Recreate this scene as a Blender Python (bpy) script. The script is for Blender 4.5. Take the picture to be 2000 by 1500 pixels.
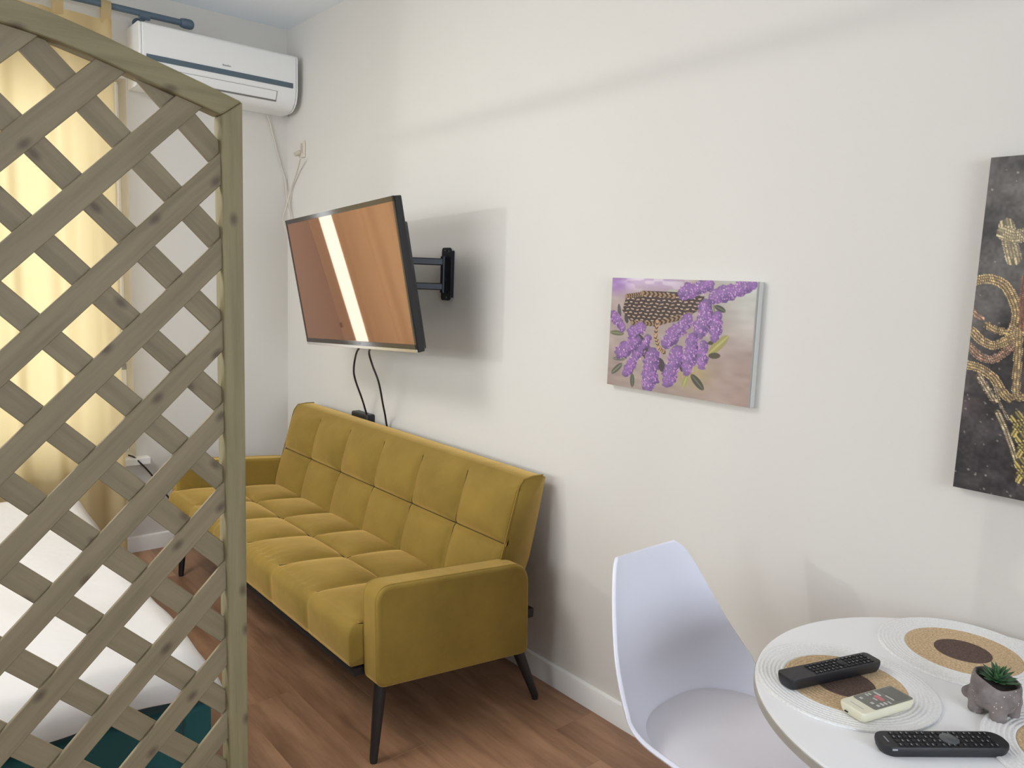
import bpy, bmesh, math, random
import numpy as np
from mathutils import Vector, Matrix
random.seed(7); rng = np.random.default_rng(7)
sc = bpy.context.scene
for o in list(bpy.data.objects): bpy.data.objects.remove(o)
COL = sc.collection
PI = math.pi

# ------------------------------------------------------------------ camera
F = 1503.93
R = Matrix(((0.7609, -0.0583, 0.6462), (-0.6473, -0.1252, 0.7518), (0.0371, -0.9904, -0.1330)))
def _orth():
    a = np.array([[R[i][j] for j in range(3)] for i in range(3)])
    u, s, vt = np.linalg.svd(a); return u @ vt
RN = _orth()
CAM = np.array([0.0, 0.0, 1.45])
cam = bpy.data.cameras.new('camera'); camo = bpy.data.objects.new('camera', cam); COL.objects.link(camo)
cam.sensor_width = 36; cam.lens = F / 2000 * 36; cam.clip_start = 0.02
M = Matrix.Identity(4)
for i in range(3):
    M[i][0] = RN[i][0]; M[i][1] = -RN[i][1]; M[i][2] = -RN[i][2]; M[i][3] = CAM[i]
camo.matrix_world = M; sc.camera = camo

def at(px, py, axis, val):                      # measured photo pixel -> point on a world plane
    r = RN @ np.array([(px - 1000) / F, (py - 750) / F, 1.0])
    t = (val - CAM[axis]) / r[axis]
    return Vector(CAM + r * t)

# ------------------------------------------------------------------ light, exposure
sc.view_settings.view_transform = 'Standard'; sc.view_settings.look = 'None'
sc.view_settings.gamma = 1; sc.view_settings.use_curve_mapping = False
sc.view_settings.exposure = 0.18
sc.cycles.use_denoising = True
sc.cycles.max_bounces = 10; sc.cycles.diffuse_bounces = 6; sc.cycles.transparent_max_bounces = 12
sc.cycles.sample_clamp_indirect = 6
w = bpy.data.worlds.new('daylight'); sc.world = w; w.use_nodes = True
w.node_tree.nodes['Background'].inputs[0].default_value = (0.86, 0.93, 1.0, 1)
w.node_tree.nodes['Background'].inputs[1].default_value = 3.0
def area(name, loc, target, sx, sy, power, color):
    l = bpy.data.lights.new(name, 'AREA'); l.shape = 'RECTANGLE'; l.size = sx; l.size_y = sy
    l.energy = power; l.color = color
    o = bpy.data.objects.new(name, l); COL.objects.link(o); o.location = loc
    o.rotation_euler = (Vector(target) - Vector(loc)).to_track_quat('-Z', 'Y').to_euler()
    return o
area('daylight_back_window', (0.25, 4.75, 1.5), (0.25, 0, 1.2), 1.9, 2.0, 23, (1.0, 0.98, 0.95))
area('added_left_light', (-2.95, 2.0, 1.95), (1.86, 1.7, 1.2), 2.8, 1.5, 36, (0.95, 0.985, 1.0))  # added side light, set outside a guessed left window
area('front_fill_light', (0.3, -2.2, 1.7), (0.6, 1.0, 1.0), 1.9, 1.4, 82, (0.80, 0.88, 1.0))  # added cool fill from behind the camera, no source in view
area('ceiling_lamp', (-0.55, 2.5, 2.70), (-0.5, 2.45, 0), 0.95, 0.95, 40, (1.0, 0.98, 0.95))

gl_ = bpy.data.lights.new('wall_band_spot', 'SPOT'); gl_.energy = 250; gl_.shadow_soft_size = 0.022; gl_.spot_size = math.radians(33); gl_.spot_blend = 1.0  # added spot, throws the bar's shadow band on the right wall
gl_.color = (1.0, 0.98, 0.95); glo = bpy.data.objects.new('wall_band_spot', gl_); COL.objects.link(glo); glo.location = (-5.0, 4.3, 1.9)
glo.rotation_euler = (Vector((1.86, 1.45, 1.95)) - Vector((-5.0, 4.3, 1.9))).to_track_quat('-Z', 'Y').to_euler()
# ------------------------------------------------------------------ helpers
def lin(c):
    return tuple(((v / 255) / 12.92 if v / 255 <= 0.04045 else ((v / 255 + 0.055) / 1.055) ** 2.4) for v in c)
def mat(name, rgb, rough=0.5, metal=0.0, sheen=0.0, spec=None, coat=0.0):
    m = bpy.data.materials.new(name); m.use_nodes = True
    b = m.node_tree.nodes['Principled BSDF']
    b.inputs['Base Color'].default_value = (*lin(rgb), 1)
    b.inputs['Roughness'].default_value = rough; b.inputs['Metallic'].default_value = metal
    if sheen: b.inputs['Sheen Weight'].default_value = sheen; b.inputs['Sheen Roughness'].default_value = 0.4
    if spec is not None: b.inputs['Specular IOR Level'].default_value = spec
    if coat: b.inputs['Coat Weight'].default_value = coat
    return m
def N(m, t, **kw):
    n = m.node_tree.nodes.new(t)
    for k, v in kw.items(): setattr(n, k, v)
    return n
def L(m, a, b): m.node_tree.links.new(a, b)
def bsdf(m): return m.node_tree.nodes['Principled BSDF']
def texco(m, scale=(1, 1, 1), rnd=False):
    tc = N(m, 'ShaderNodeTexCoord'); mp = N(m, 'ShaderNodeMapping'); mp.inputs['Scale'].default_value = scale
    L(m, tc.outputs['Object'], mp.inputs['Vector'])
    if rnd:
        oi = N(m, 'ShaderNodeObjectInfo'); mu = N(m, 'ShaderNodeMath', operation='MULTIPLY'); mu.inputs[1].default_value = 37.0
        L(m, oi.outputs['Random'], mu.inputs[0]); cb = N(m, 'ShaderNodeCombineXYZ')
        for i in range(3): L(m, mu.outputs[0], cb.inputs[i])
        L(m, cb.outputs[0], mp.inputs['Location'])
    return mp.outputs['Vector']
def ramp(m, fac, stops):
    r = N(m, 'ShaderNodeValToRGB'); e = r.color_ramp.elements
    while len(e) < len(stops): e.new(0.5)
    for k, (p, c) in enumerate(stops): e[k].position = p; e[k].color = (*lin(c), 1)
    L(m, fac, r.inputs[0]); return r.outputs[0]
def bump(m, h, strength=0.2, dist=0.01):
    b = N(m, 'ShaderNodeBump'); b.inputs['Strength'].default_value = strength; b.inputs['Distance'].default_value = dist
    L(m, h, b.inputs['Height']); L(m, b.outputs[0], bsdf(m).inputs['Normal'])
def noise(m, vec, scale, detail=3, rough=0.5):
    n = N(m, 'ShaderNodeTexNoise'); n.inputs['Scale'].default_value = scale; n.inputs['Detail'].default_value = detail
    n.inputs['Roughness'].default_value = rough
    if vec is not None: L(m, vec, n.inputs['Vector'])
    return n.outputs['Fac']
def mixc(m, fac, a, b, mode='MIX'):
    x = N(m, 'ShaderNodeMix', data_type='RGBA', blend_type=mode)
    if isinstance(fac, float): x.inputs[0].default_value = fac
    else: L(m, fac, x.inputs[0])
    for s, v in ((6, a), (7, b)):
        if isinstance(v, tuple): x.inputs[s].default_value = (*lin(v), 1)
        else: L(m, v, x.inputs[s])
    return x.outputs[2]

def link(name, me, m, parent=None):
    o = bpy.data.objects.new(name, me); COL.objects.link(o)
    if m is not None and not me.materials: me.materials.append(m)
    if parent: o.parent = parent
    return o
def from_py(name, v, f, m, parent=None, smooth=False):
    me = bpy.data.meshes.new(name); me.from_pydata([tuple(p) for p in v], [], f); me.update()
    bm = bmesh.new(); bm.from_mesh(me); bmesh.ops.recalc_face_normals(bm, faces=bm.faces); bm.to_mesh(me); bm.free()
    if smooth:
        for p in me.polygons: p.use_smooth = True
    return link(name, me, m, parent)
class MB:
    def __init__(s): s.v = []; s.f = []
    def add(s, v, f):
        n = len(s.v); s.v += [tuple(p) for p in v]; s.f += [tuple(i + n for i in q) for q in f]; return s
    def box(s, a, b):
        (x0, y0, z0), (x1, y1, z1) = a, b
        return s.add([(x0,y0,z0),(x1,y0,z0),(x1,y1,z0),(x0,y1,z0),(x0,y0,z1),(x1,y0,z1),(x1,y1,z1),(x0,y1,z1)],
                     [(0,3,2,1),(4,5,6,7),(0,1,5,4),(1,2,6,5),(2,3,7,6),(3,0,4,7)])
    def obox(s, c, half, mtx):
        v = [Vector(c) + mtx @ Vector((sx*half[0], sy*half[1], sz*half[2])) for sz in (-1,1) for sx, sy in ((-1,-1),(1,-1),(1,1),(-1,1))]
        return s.add(v, [(0,3,2,1),(4,5,6,7),(0,1,5,4),(1,2,6,5),(2,3,7,6),(3,0,4,7)])
    def tube(s, pts, r, n=10, cap=True):
        pts = [Vector(p) for p in pts]; k = len(pts); rs = r if isinstance(r, (list, tuple)) else [r]*k
        v = []; up = None
        for i, p in enumerate(pts):
            t = (pts[min(i+1, k-1)] - pts[max(i-1, 0)]).normalized()
            if up is None: up = t.orthogonal().normalized()
            up = (up - t * up.dot(t)).normalized(); q = t.cross(up)
            v += [p + (up*math.cos(2*PI*j/n) + q*math.sin(2*PI*j/n))*rs[i] for j in range(n)]
        f = [(i*n+j, i*n+(j+1)%n, (i+1)*n+(j+1)%n, (i+1)*n+j) for i in range(k-1) for j in range(n)]
        if cap: f += [tuple(reversed(range(n))), tuple(range((k-1)*n, k*n))]
        return s.add(v, f)
    def lathe(s, prof, n=48, c=(0,0,0)):                 # prof: (r, z); r == 0 ends collapse to a fan
        v = []; rings = []
        for r_, z in prof:
            if r_ < 1e-6: rings.append([len(v)]); v.append((c[0], c[1], c[2]+z))
            else:
                rings.append(list(range(len(v), len(v)+n)))
                v += [(c[0]+r_*math.cos(2*PI*j/n), c[1]+r_*math.sin(2*PI*j/n), c[2]+z) for j in range(n)]
        f = []
        for a, b in zip(rings, rings[1:]):
            for j in range(n):
                k = (j+1) % n
                if len(a) == 1 and len(b) == 1: continue
                if len(a) == 1: f.append((a[0], b[j], b[k]))
                elif len(b) == 1: f.append((a[j], a[k], b[0]))
                else: f.append((a[j], a[k], b[k], b[j]))
        return s.add(v, f)
    def prism(s, poly, lo, hi, axis):                     # poly in the two other axes, in order
        def P(a, b, c):
            return {0: (c, a, b), 1: (a, c, b), 2: (a, b, c)}[axis]
        n = len(poly)
        return s.add([P(a, b, lo) for a, b in poly] + [P(a, b, hi) for a, b in poly],
                     [tuple(reversed(range(n))), tuple(range(n, 2*n))] + [(i, (i+1)%n, n+(i+1)%n, n+i) for i in range(n)])
    def build(s, name, m, parent=None, smooth=False, bevel=0, seg=2, angle=40):
        o = from_py(name, s.v, s.f, m, parent, smooth)
        if bevel:
            md = o.modifiers.new('bevel', 'BEVEL'); md.width = bevel; md.segments = seg; md.limit_method = 'ANGLE'
            md.angle_limit = math.radians(30)
            for p in o.data.polygons: p.use_smooth = True
        if smooth or bevel:
            try: o.data.set_sharp_from_angle(angle=math.radians(angle))
            except Exception: pass
        return o
def thing(name, label, cat, loc=(0,0,0), rot=None, group=None):
    o = bpy.data.objects.new(name, None); COL.objects.link(o); o.location = loc; o.empty_display_size = 0.05
    if rot is not None: o.rotation_euler = rot
    return tag(o, label, cat, group)
def tag(o, label, cat, group=None):
    o['label'] = label; o['category'] = cat
    if group: o['group'] = group
    return o
def struct(o, label=None):
    o['kind'] = 'structure'
    if label: o['label'] = label
    return o
def rrect(w_, h_, r, n=5, cx=0, cy=0):
    p = []
    for sx, sy, a0 in ((1,1,0),(-1,1,90),(-1,-1,180),(1,-1,270)):
        for k in range(n+1):
            a = math.radians(a0 + 90*k/n); p.append((cx+sx*(w_/2-r)+r*math.cos(a), cy+sy*(h_/2-r)+r*math.sin(a)))
    return p
def smooth_pts(pts, n=8):                                 # Catmull-Rom
    P = [Vector(p) for p in pts]; P = [P[0]*2-P[1]] + P + [P[-1]*2-P[-2]]; out = []
    for i in range(1, len(P)-2):
        for k in range(n):
            t = k/n; a, b, c, d = P[i-1], P[i], P[i+1], P[i+2]
            out.append(0.5*((2*b)+(c-a)*t+(2*a-5*b+4*c-d)*t*t+(3*b-a-3*c+d)*t**3))
    out.append(P[-2]); return out

# ------------------------------------------------------------------ materials
XW = 1.860; YB = 4.12; ZC = 2.735
M_wall = mat('wall_paint', (213, 210, 204), 0.75); v = texco(M_wall)
bump(M_wall, noise(M_wall, v, 90, 4), 0.06, 0.004)
M_ceil = mat('ceiling_paint', (238, 244, 250), 0.8)
M_white = mat('white_gloss_trim', (232, 231, 228), 0.35)
M_pvc = mat('white_pvc', (236, 236, 235), 0.3)
M_floor = mat('oak_laminate', (150, 112, 86), 0.42)
v = texco(M_floor, (14, 1.3, 1), True)
n1 = noise(M_floor, v, 2.2, 6, 0.62)
c1 = ramp(M_floor, n1, [(0.25, (136, 106, 84)), (0.5, (168, 134, 106)), (0.75, (182, 148, 120))])
v2 = texco(M_floor, (3.0, 0.8, 1), True)
n2 = noise(M_floor, v2, 3.0, 4, 0.6)
c2 = ramp(M_floor, n2, [(0.3, (206, 196, 190)), (0.62, (255, 250, 246))])
c3 = mixc(M_floor, 1.0, c1, c2, 'MULTIPLY')
oi = N(M_floor, 'ShaderNodeObjectInfo')
c4 = ramp(M_floor, oi.outputs['Random'], [(0, (226, 220, 216)), (1, (255, 250, 246))])
L(M_floor, mixc(M_floor, 1.0, c3, c4, 'MULTIPLY'), bsdf(M_floor).inputs['Base Color'])
M_joint = mat('floor_joint', (84, 60, 45), 0.7)

def wood(name, lo, mid, hi, knots=True, ax=0):
    m = mat(name, mid, 0.62)
    s = [26, 26, 26]; s[ax] = 1.6
    v = texco(m, tuple(s), True); n = noise(m, v, 2.4, 5, 0.6)
    c = ramp(m, n, [(0.28, lo), (0.5, mid), (0.74, hi)])
    if knots:
        s2 = [22, 22, 22]; s2[ax] = 13.0
        vv = texco(m, tuple(s2), True); sx_ = N(m, 'ShaderNodeSeparateXYZ'); L(m, vv, sx_.inputs[0])
        cx_ = N(m, 'ShaderNodeCombineXYZ'); L(m, sx_.outputs[0], cx_.inputs[0]); L(m, sx_.outputs[2], cx_.inputs[1])
        vo = N(m, 'ShaderNodeTexVoronoi', voronoi_dimensions='2D'); vo.inputs['Scale'].default_value = 0.8; L(m, cx_.outputs[0], vo.inputs['Vector'])
        k = N(m, 'ShaderNodeMapRange'); k.inputs[1].default_value = 0.04; k.inputs[2].default_value = 0.16
        k.inputs[3].default_value = 0.7; k.inputs[4].default_value = 0.0
        L(m, vo.outputs['Distance'], k.inputs[0])
        sp_ = N(m, 'ShaderNodeSeparateColor'); L(m, vo.outputs['Color'], sp_.inputs[0])
        gt_ = N(m, 'ShaderNodeMath', operation='GREATER_THAN'); gt_.inputs[1].default_value = 0.6; L(m, sp_.outputs[0], gt_.inputs[0])
        sc_ = N(m, 'ShaderNodeMath', operation='MULTIPLY'); L(m, k.outputs[0], sc_.inputs[0]); L(m, gt_.outputs[0], sc_.inputs[1])
        c = mixc(m, sc_.outputs[0], c, (74, 58, 44))
    L(m, c, bsdf(m).inputs['Base Color']); bump(m, n, 0.12, 0.003)
    return m
M_slat = wood('treated_pine_slat', (118, 106, 80), (132, 119, 92), (143, 130, 102))
M_post = wood('treated_pine_frame', (118, 108, 76), (132, 122, 89), (144, 133, 99), ax=2)

M_velvet = mat('mustard_velvet', (178, 148, 62), 0.85, sheen=1.0)
v = texco(M_velvet); n = noise(M_velvet, v, 5, 5, 0.6)
L(M_velvet, ramp(M_velvet, n, [(0.3, (120, 97, 30)), (0.7, (141, 115, 42))]), bsdf(M_velvet).inputs['Base Color'])
bsdf(M_velvet).inputs['Sheen Tint'].default_value = (*lin((236, 198, 124)), 1)
bump(M_velvet, noise(M_velvet, v, 14, 3), 0.12, 0.02)
M_seam = mat('dark_mustard_seam', (56, 41, 14), 0.95)
M_leg = mat('black_lacquer', (32, 29, 28), 0.45)
M_black = mat('black_plastic', (30, 31, 35), 0.45)
M_blackm = mat('black_metal', (34, 36, 44), 0.4, 0.3)
M_dark = mat('dark_underside_cloth', (38, 32, 30), 0.9)
M_screen = mat('tv_screen_glass', (104, 70, 60), 0.03, spec=0.5)  # brown base colour stands in for part of the screen's reflection
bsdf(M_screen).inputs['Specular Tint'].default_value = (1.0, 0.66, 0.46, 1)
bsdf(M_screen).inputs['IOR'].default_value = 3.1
M_silver = mat('silver_trim', (200, 196, 190), 0.25, 0.9)
M_plastic = mat('white_shell_plastic', (228, 230, 242), 0.32)
M_pad = mat('white_leatherette', (224, 221, 226), 0.5)
M_top = mat('white_laminate', (240, 240, 241), 0.3)
M_edge = mat('grey_edge_band', (176, 172, 166), 0.5)
M_beech = wood('beech_wood', (176, 138, 96), (194, 156, 112), (205, 170, 126), False, 2)
M_teal = mat('teal_velvet', (14, 78, 80), 0.8, sheen=0.5)
bump(M_teal, noise(M_teal, texco(M_teal), 9, 3), 0.1, 0.02)
M_linen = mat('white_linen', (206, 203, 200), 0.9)
bump(M_linen, noise(M_linen, texco(M_linen), 5, 4), 0.35, 0.03)
M_rod = mat('dark_blue_grey_rod', (86, 104, 118), 0.45, 0.2)
M_cblack = mat('black_cable', (36, 30, 28), 0.5)
M_cwhite = mat('white_cable', (205, 197, 186), 0.6)
M_acdark = mat('grey_blue_display_band', (84, 100, 112), 0.25)
M_grey = mat('grey_print', (150, 152, 152), 0.5)
M_gasket = mat('dark_rubber_gasket', (58, 56, 60), 0.6)
# curtain: woven cloth that lets daylight through
M_curt = bpy.data.materials.new('yellow_curtain_cloth'); M_curt.use_nodes = True
nt = M_curt.node_tree; nt.nodes.remove(nt.nodes['Principled BSDF'])
d1 = nt.nodes.new('ShaderNodeBsdfDiffuse'); d1.inputs[0].default_value = (*lin((214, 192, 150)), 1)
t1 = nt.nodes.new('ShaderNodeBsdfTranslucent'); t1.inputs[0].default_value = (*lin((222, 206, 160)), 1)
mx = nt.nodes.new('ShaderNodeMixShader'); mx.inputs[0].default_value = 0.5
L(M_curt, d1.outputs[0], mx.inputs[1]); L(M_curt, t1.outputs[0], mx.inputs[2])
L(M_curt, mx.outputs[0], nt.nodes['Material Output'].inputs[0])
# window glass
M_glass = bpy.data.materials.new('window_glass'); M_glass.use_nodes = True
nt = M_glass.node_tree; nt.nodes.remove(nt.nodes['Principled BSDF'])
tr = nt.nodes.new('ShaderNodeBsdfTransparent'); gl = nt.nodes.new('ShaderNodeBsdfGlossy'); gl.inputs['Roughness'].default_value = 0.02
fr = nt.nodes.new('ShaderNodeFresnel'); mx = nt.nodes.new('ShaderNodeMixShader')
L(M_glass, fr.outputs[0], mx.inputs[0]); L(M_glass, tr.outputs[0], mx.inputs[1]); L(M_glass, gl.outputs[0], mx.inputs[2])
L(M_glass, mx.outputs[0], nt.nodes['Material Output'].inputs[0])
def braid(name, lo, hi, sc_=240, bs=0.35):
    m = mat(name, hi, 0.9); v = texco(m)
    n = noise(m, v, sc_, 2); L(m, ramp(m, n, [(0.35, lo), (0.65, hi)]), bsdf(m).inputs['Base Color'])
    bump(m, n, bs, 0.002); return m
M_jute = braid('natural_jute_braid', (184, 156, 118), (216, 190, 154))
M_brown = braid('brown_jute_braid', (84, 66, 58), (106, 86, 76))
M_wbraid = braid('white_cotton_braid', (228, 227, 225), (240, 240, 239), 240, 0.1)
M_conc = mat('speckled_grey_concrete', (124, 116, 114), 0.85)
v = texco(M_conc); vo = N(M_conc, 'ShaderNodeTexVoronoi'); vo.inputs['Scale'].default_value = 150; L(M_conc, v, vo.inputs['Vector'])
lt = N(M_conc, 'ShaderNodeMath', operation='LESS_THAN'); lt.inputs[1].default_value = 0.17; L(M_conc, vo.outputs['Distance'], lt.inputs[0])
wn = N(M_conc, 'ShaderNodeSeparateColor'); L(M_conc, vo.outputs['Color'], wn.inputs[0])
gt = N(M_conc, 'ShaderNodeMath', operation='GREATER_THAN'); gt.inputs[1].default_value = 0.45; L(M_conc, wn.outputs[0], gt.inputs[0])
ml = N(M_conc, 'ShaderNodeMath', operation='MULTIPLY'); L(M_conc, lt.outputs[0], ml.inputs[0]); L(M_conc, gt.outputs[0], ml.inputs[1])
base = ramp(M_conc, noise(M_conc, v, 40, 4), [(0.3, (108, 100, 99)), (0.7, (138, 129, 127))])
L(M_conc, mixc(M_conc, ml.outputs[0], base, (214, 206, 200)), bsdf(M_conc).inputs['Base Color'])
M_leaf = mat('succulent_green', (52, 92, 58), 0.5)
v = texco(M_leaf); L(M_leaf, ramp(M_leaf, noise(M_leaf, v, 60, 2), [(0.3, (36, 72, 42)), (0.7, (84, 126, 82))]), bsdf(M_leaf).inputs['Base Color'])
M_soil = mat('dark_soil', (44, 36, 30), 0.95)
M_cream = mat('cream_plastic', (228, 224, 200), 0.4)
M_face = mat('grey_remote_face', (112, 112, 104), 0.35)
M_key = mat('pale_grey_keys', (196, 194, 188), 0.5)
M_pink = mat('pink_keys', (196, 120, 124), 0.5)
M_keyd = mat('dark_rubber_keys', (20, 21, 24), 0.5)
M_keyp = mat('grey_key_print', (150, 150, 154), 0.5)
M_disc = mat('dark_grey_pad', (84, 88, 90), 0.3)
M_print = bpy.data.materials.new('painted_canvas'); M_print.use_nodes = True
ca = N(M_print, 'ShaderNodeVertexColor'); ca.layer_name = 'paint'
L(M_print, ca.outputs[0], bsdf(M_print).inputs['Base Color']); bsdf(M_print).inputs['Roughness'].default_value = 0.55
bump(M_print, noise(M_print, texco(M_print), 900, 2), 0.15, 0.0006)
M_canvas = mat('white_canvas_edge', (206, 206, 202), 0.8)
M_canvasd = mat('dark_canvas_edge', (60, 56, 56), 0.7)

# ------------------------------------------------------------------ room
X0 = -2.4; Y0 = -1.7; TH = 0.25
def wall_hole(axis, lo, hi, a0, a1, holes):                # boxes round rectangular openings
    b = MB()
    def B(p0, p1, z0, z1):
        if p1-p0 < 1e-4 or z1-z0 < 1e-4: return
        b.box((lo, p0, z0), (hi, p1, z1)) if axis == 0 else b.box((p0, lo, z0), (p1, hi, z1))
    cur = a0
    for (p0, p1, z0, z1) in sorted(holes):
        B(cur, p0, -0.1, ZC); B(p0, p1, -0.1, z0); B(p0, p1, z1, ZC); cur = p1
    B(cur, a1, -0.1, ZC); return b
WB = (-0.55, 1.05, 0.50, 2.33); WL = (0.6, 3.97, 1.1, 2.55); WF = (-0.6, 1.2, 0.9, 2.2)
struct(wall_hole(0, XW, XW+TH, Y0-TH, YB+TH, []).build('wall_right', M_wall))
struct(wall_hole(1, YB, YB+TH, X0-TH, XW, [WB]).build('wall_back', M_wall))
struct(wall_hole(0, X0-TH, X0, Y0-TH, YB, [WL]).build('wall_left', M_wall))
struct(wall_hole(1, Y0-TH, Y0, X0, XW, [WF]).build('wall_front', M_wall))
struct(MB().box((X0-TH, Y0-TH, ZC), (XW+TH, YB+TH, ZC+0.15)).build('ceiling', M_ceil))
fl = struct(MB().box((X0, Y0, -0.1), (XW, YB, -0.006)).build('floor', M_joint))
PW = 0.19; PLEN = 1.29
def plank_mesh(x0, x1, y0, y1):
    b = 0.0006; t = 0.0008
    v = [(x0,y0,-0.006),(x1,y0,-0.006),(x1,y1,-0.006),(x0,y1,-0.006), (x0,y0,-b),(x1,y0,-b),(x1,y1,-b),(x0,y1,-b),
         (x0+t,y0+t,0),(x1-t,y0+t,0),(x1-t,y1-t,0),(x0+t,y1-t,0)]
    f = [(0,1,5,4),(1,2,6,5),(2,3,7,6),(3,0,4,7),(4,5,9,8),(5,6,10,9),(6,7,11,10),(7,4,8,11),(8,9,10,11)]
    return v, f
full = None; k = 0
x = 0.91 - PW*18
while x < XW - 0.01:
    xa, xb = max(x, X0), min(x+PW, XW)
    off = {0: 2.39, 4: 1.66, 2: 1.2, 1: 1.85, 3: 2.75}.get(round((x-0.91)/PW), random.uniform(0, PLEN))
    y = off - PLEN*math.ceil((off - Y0)/PLEN)
    while y < YB - 0.01:
        ya, yb = max(y, Y0), min(y+PLEN, YB)
        if xb-xa > 0.02 and yb-ya > 0.02:
            whole = abs((xb-xa)-PW) < 1e-6 and abs((yb-ya)-PLEN) < 1e-6
            cx, cy = (xa+xb)/2, (ya+yb)/2
            if whole and full is not None: o = link('plank', full, M_floor, fl)
            else:
                o = from_py('plank', *plank_mesh(xa-cx, xb-cx, ya-cy, yb-cy), M_floor, fl)
                if whole: full = o.data
            o.location = (cx, cy, 0)
        y += PLEN
    x += PW
bbp = [(0, 0), (0.014, 0), (0.014, 0.070), (0.0115, 0.077), (0.006, 0.080), (0, 0.081)]
def base(name, side):
    b = MB()
    if side == 'right': b.prism([(XW-d, z) for d, z in bbp], Y0, YB, 1)
    elif side == 'back': b.prism([(YB-d, z) for d, z in bbp], X0, XW-0.014, 0)
    elif side == 'left': b.prism([(X0+d, z) for d, z in bbp], Y0, YB-0.014, 1)
    struct(b.build(name, M_white, smooth=True, angle=30))
base('baseboard_right', 'right'); base('baseboard_back', 'back'); base('baseboard_left', 'left')

def window(idx, axis, wallpos, outward, hole, bars, setback=0.13):
    p0, p1, z0, z1 = hole; fw = 0.045
    e = bpy.data.objects.new('window_%d' % idx, None); COL.objects.link(e); struct(e)
    w0 = wallpos + outward*setback; w1 = w0 + outward*0.06
    def bx(b, a0, a1, c0, c1, d0=w0, d1=w1):
        d0, d1 = min(d0, d1), max(d0, d1)
        b.box((d0, a0, c0), (d1, a1, c1)) if axis == 0 else b.box((a0, d0, c0), (a1, d1, c1))
    f = MB(); g = MB(); mid = (w0+w1)/2
    bx(f, p0, p0+fw, z0, z1); bx(f, p1-fw, p1, z0, z1); bx(f, p0+fw, p1-fw, z0, z0+fw); bx(f, p0+fw, p1-fw, z1-fw, z1)
    for q in bars: bx(f, q-0.04, q+0.04, z0+fw, z1-fw)
    f.build('window_frame', M_pvc, e, bevel=0.003)
    edges = [p0+fw] + [q for b_ in bars for q in (b_-0.04, b_+0.04)] + [p1-fw]
    for a, c in zip(edges[::2], edges[1::2]):
        gm = MB(); bx(gm, a, c, z0+fw, z1-fw, mid-0.002, mid+0.002); gm.build('pane', M_glass, e)
        for aa, ab in ((a, a+0.0075), (c-0.0075, c)): bx(g, aa, ab, z0+fw, z1-fw, w0-outward*0.002, w0+outward*0.02)
    g.build('gasket', M_gasket, e)
    sm = MB()
    for a, c in zip(edges[::2], edges[1::2]):
        for q0_, q1_, r0_, r1_ in ((a+0.008, a+0.082, z0+fw+0.006, z1-fw-0.006), (c-0.082, c-0.008, z0+fw+0.006, z1-fw-0.006), (a+0.082, c-0.082, z0+fw+0.006, z0+fw+0.05), (a+0.082, c-0.082, z1-fw-0.05, z1-fw-0.006)):
            bx(sm, q0_, q1_, r0_, r1_, w0+outward*0.004, w0+outward*0.052)
    sm.build('sash', M_pvc, e)
    return e
w1 = window(1, 1, YB, 1, WB, [0.25])
MB().box((-0.62, YB-0.055, 0.462), (1.105, YB+0.13, 0.498)).build('window_sill', M_white, w1, bevel=0.004)
w2 = window(2, 0, X0, -1, WL, [])  # guessed window in the unseen left wall, added to let light in
MB().tube([(X0+0.05, 2.68, 1.982), (X0+0.05, 3.93, 1.953)], 0.012, 12).build('band_shadow_bar', M_pvc, w2, True)  # unseen tilted bar, added only to cast the wall's shadow band
MB().box((X0-0.10, 2.665, 1.975), (X0+0.055, 2.677, 1.989)).box((X0-0.10, 3.931, 1.946), (X0+0.055, 3.943, 1.96)).build('shadow_bar_bracket', M_pvc, w2)  # holders for the added shadow bar
window(3, 1, Y0, -1, WF, [0.3])  # invented window behind the camera, opening for the added fill

# ------------------------------------------------------------------ trellis screen
D = 1.27; XC = 0.057; XR = 0.4975; HW = XR - XC
arch_d = [0, 0.07, 0.135, 0.18, 0.237, 0.305, 0.38, HW]
arch_z = [1.8075, 1.8055, 1.7990, 1.7915, 1.7775, 1.7580, 1.7370, 1.7190]
def top(xx): return float(np.interp(abs(xx-XC), arch_d, arch_z))
ts = thing('trellis_screen', 'tall arched pale green-grey wooden trellis screen with diagonal slats, standing in front of the bed', 'room divider', (XC, D, 0))
PT = 0.034                                                   # frame member width
pb = MB(); XL = XC-HW
for x0, x1 in ((XR-PT, XR), (XL, XL+PT)):
    zi = lambda q: top(q)-0.0
    p = [(x0-XC, 0.0), (x1-XC, 0.0), (x1-XC, top(x1)), (x0-XC, top(x0)-0.036)] if x0 > XC else \
        [(x0-XC, 0.0), (x1-XC, 0.0), (x1-XC, top(x1)-0.036), (x0-XC, top(x0))]
    MB().prism(p, 0, 0.036, 1).build('post', M_post, ts, bevel=0.0025)
n = 40; xs = [XL + (XR-XL)*i/n for i in range(n+1)]
inner = lambda q: top(q)-0.036
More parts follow.
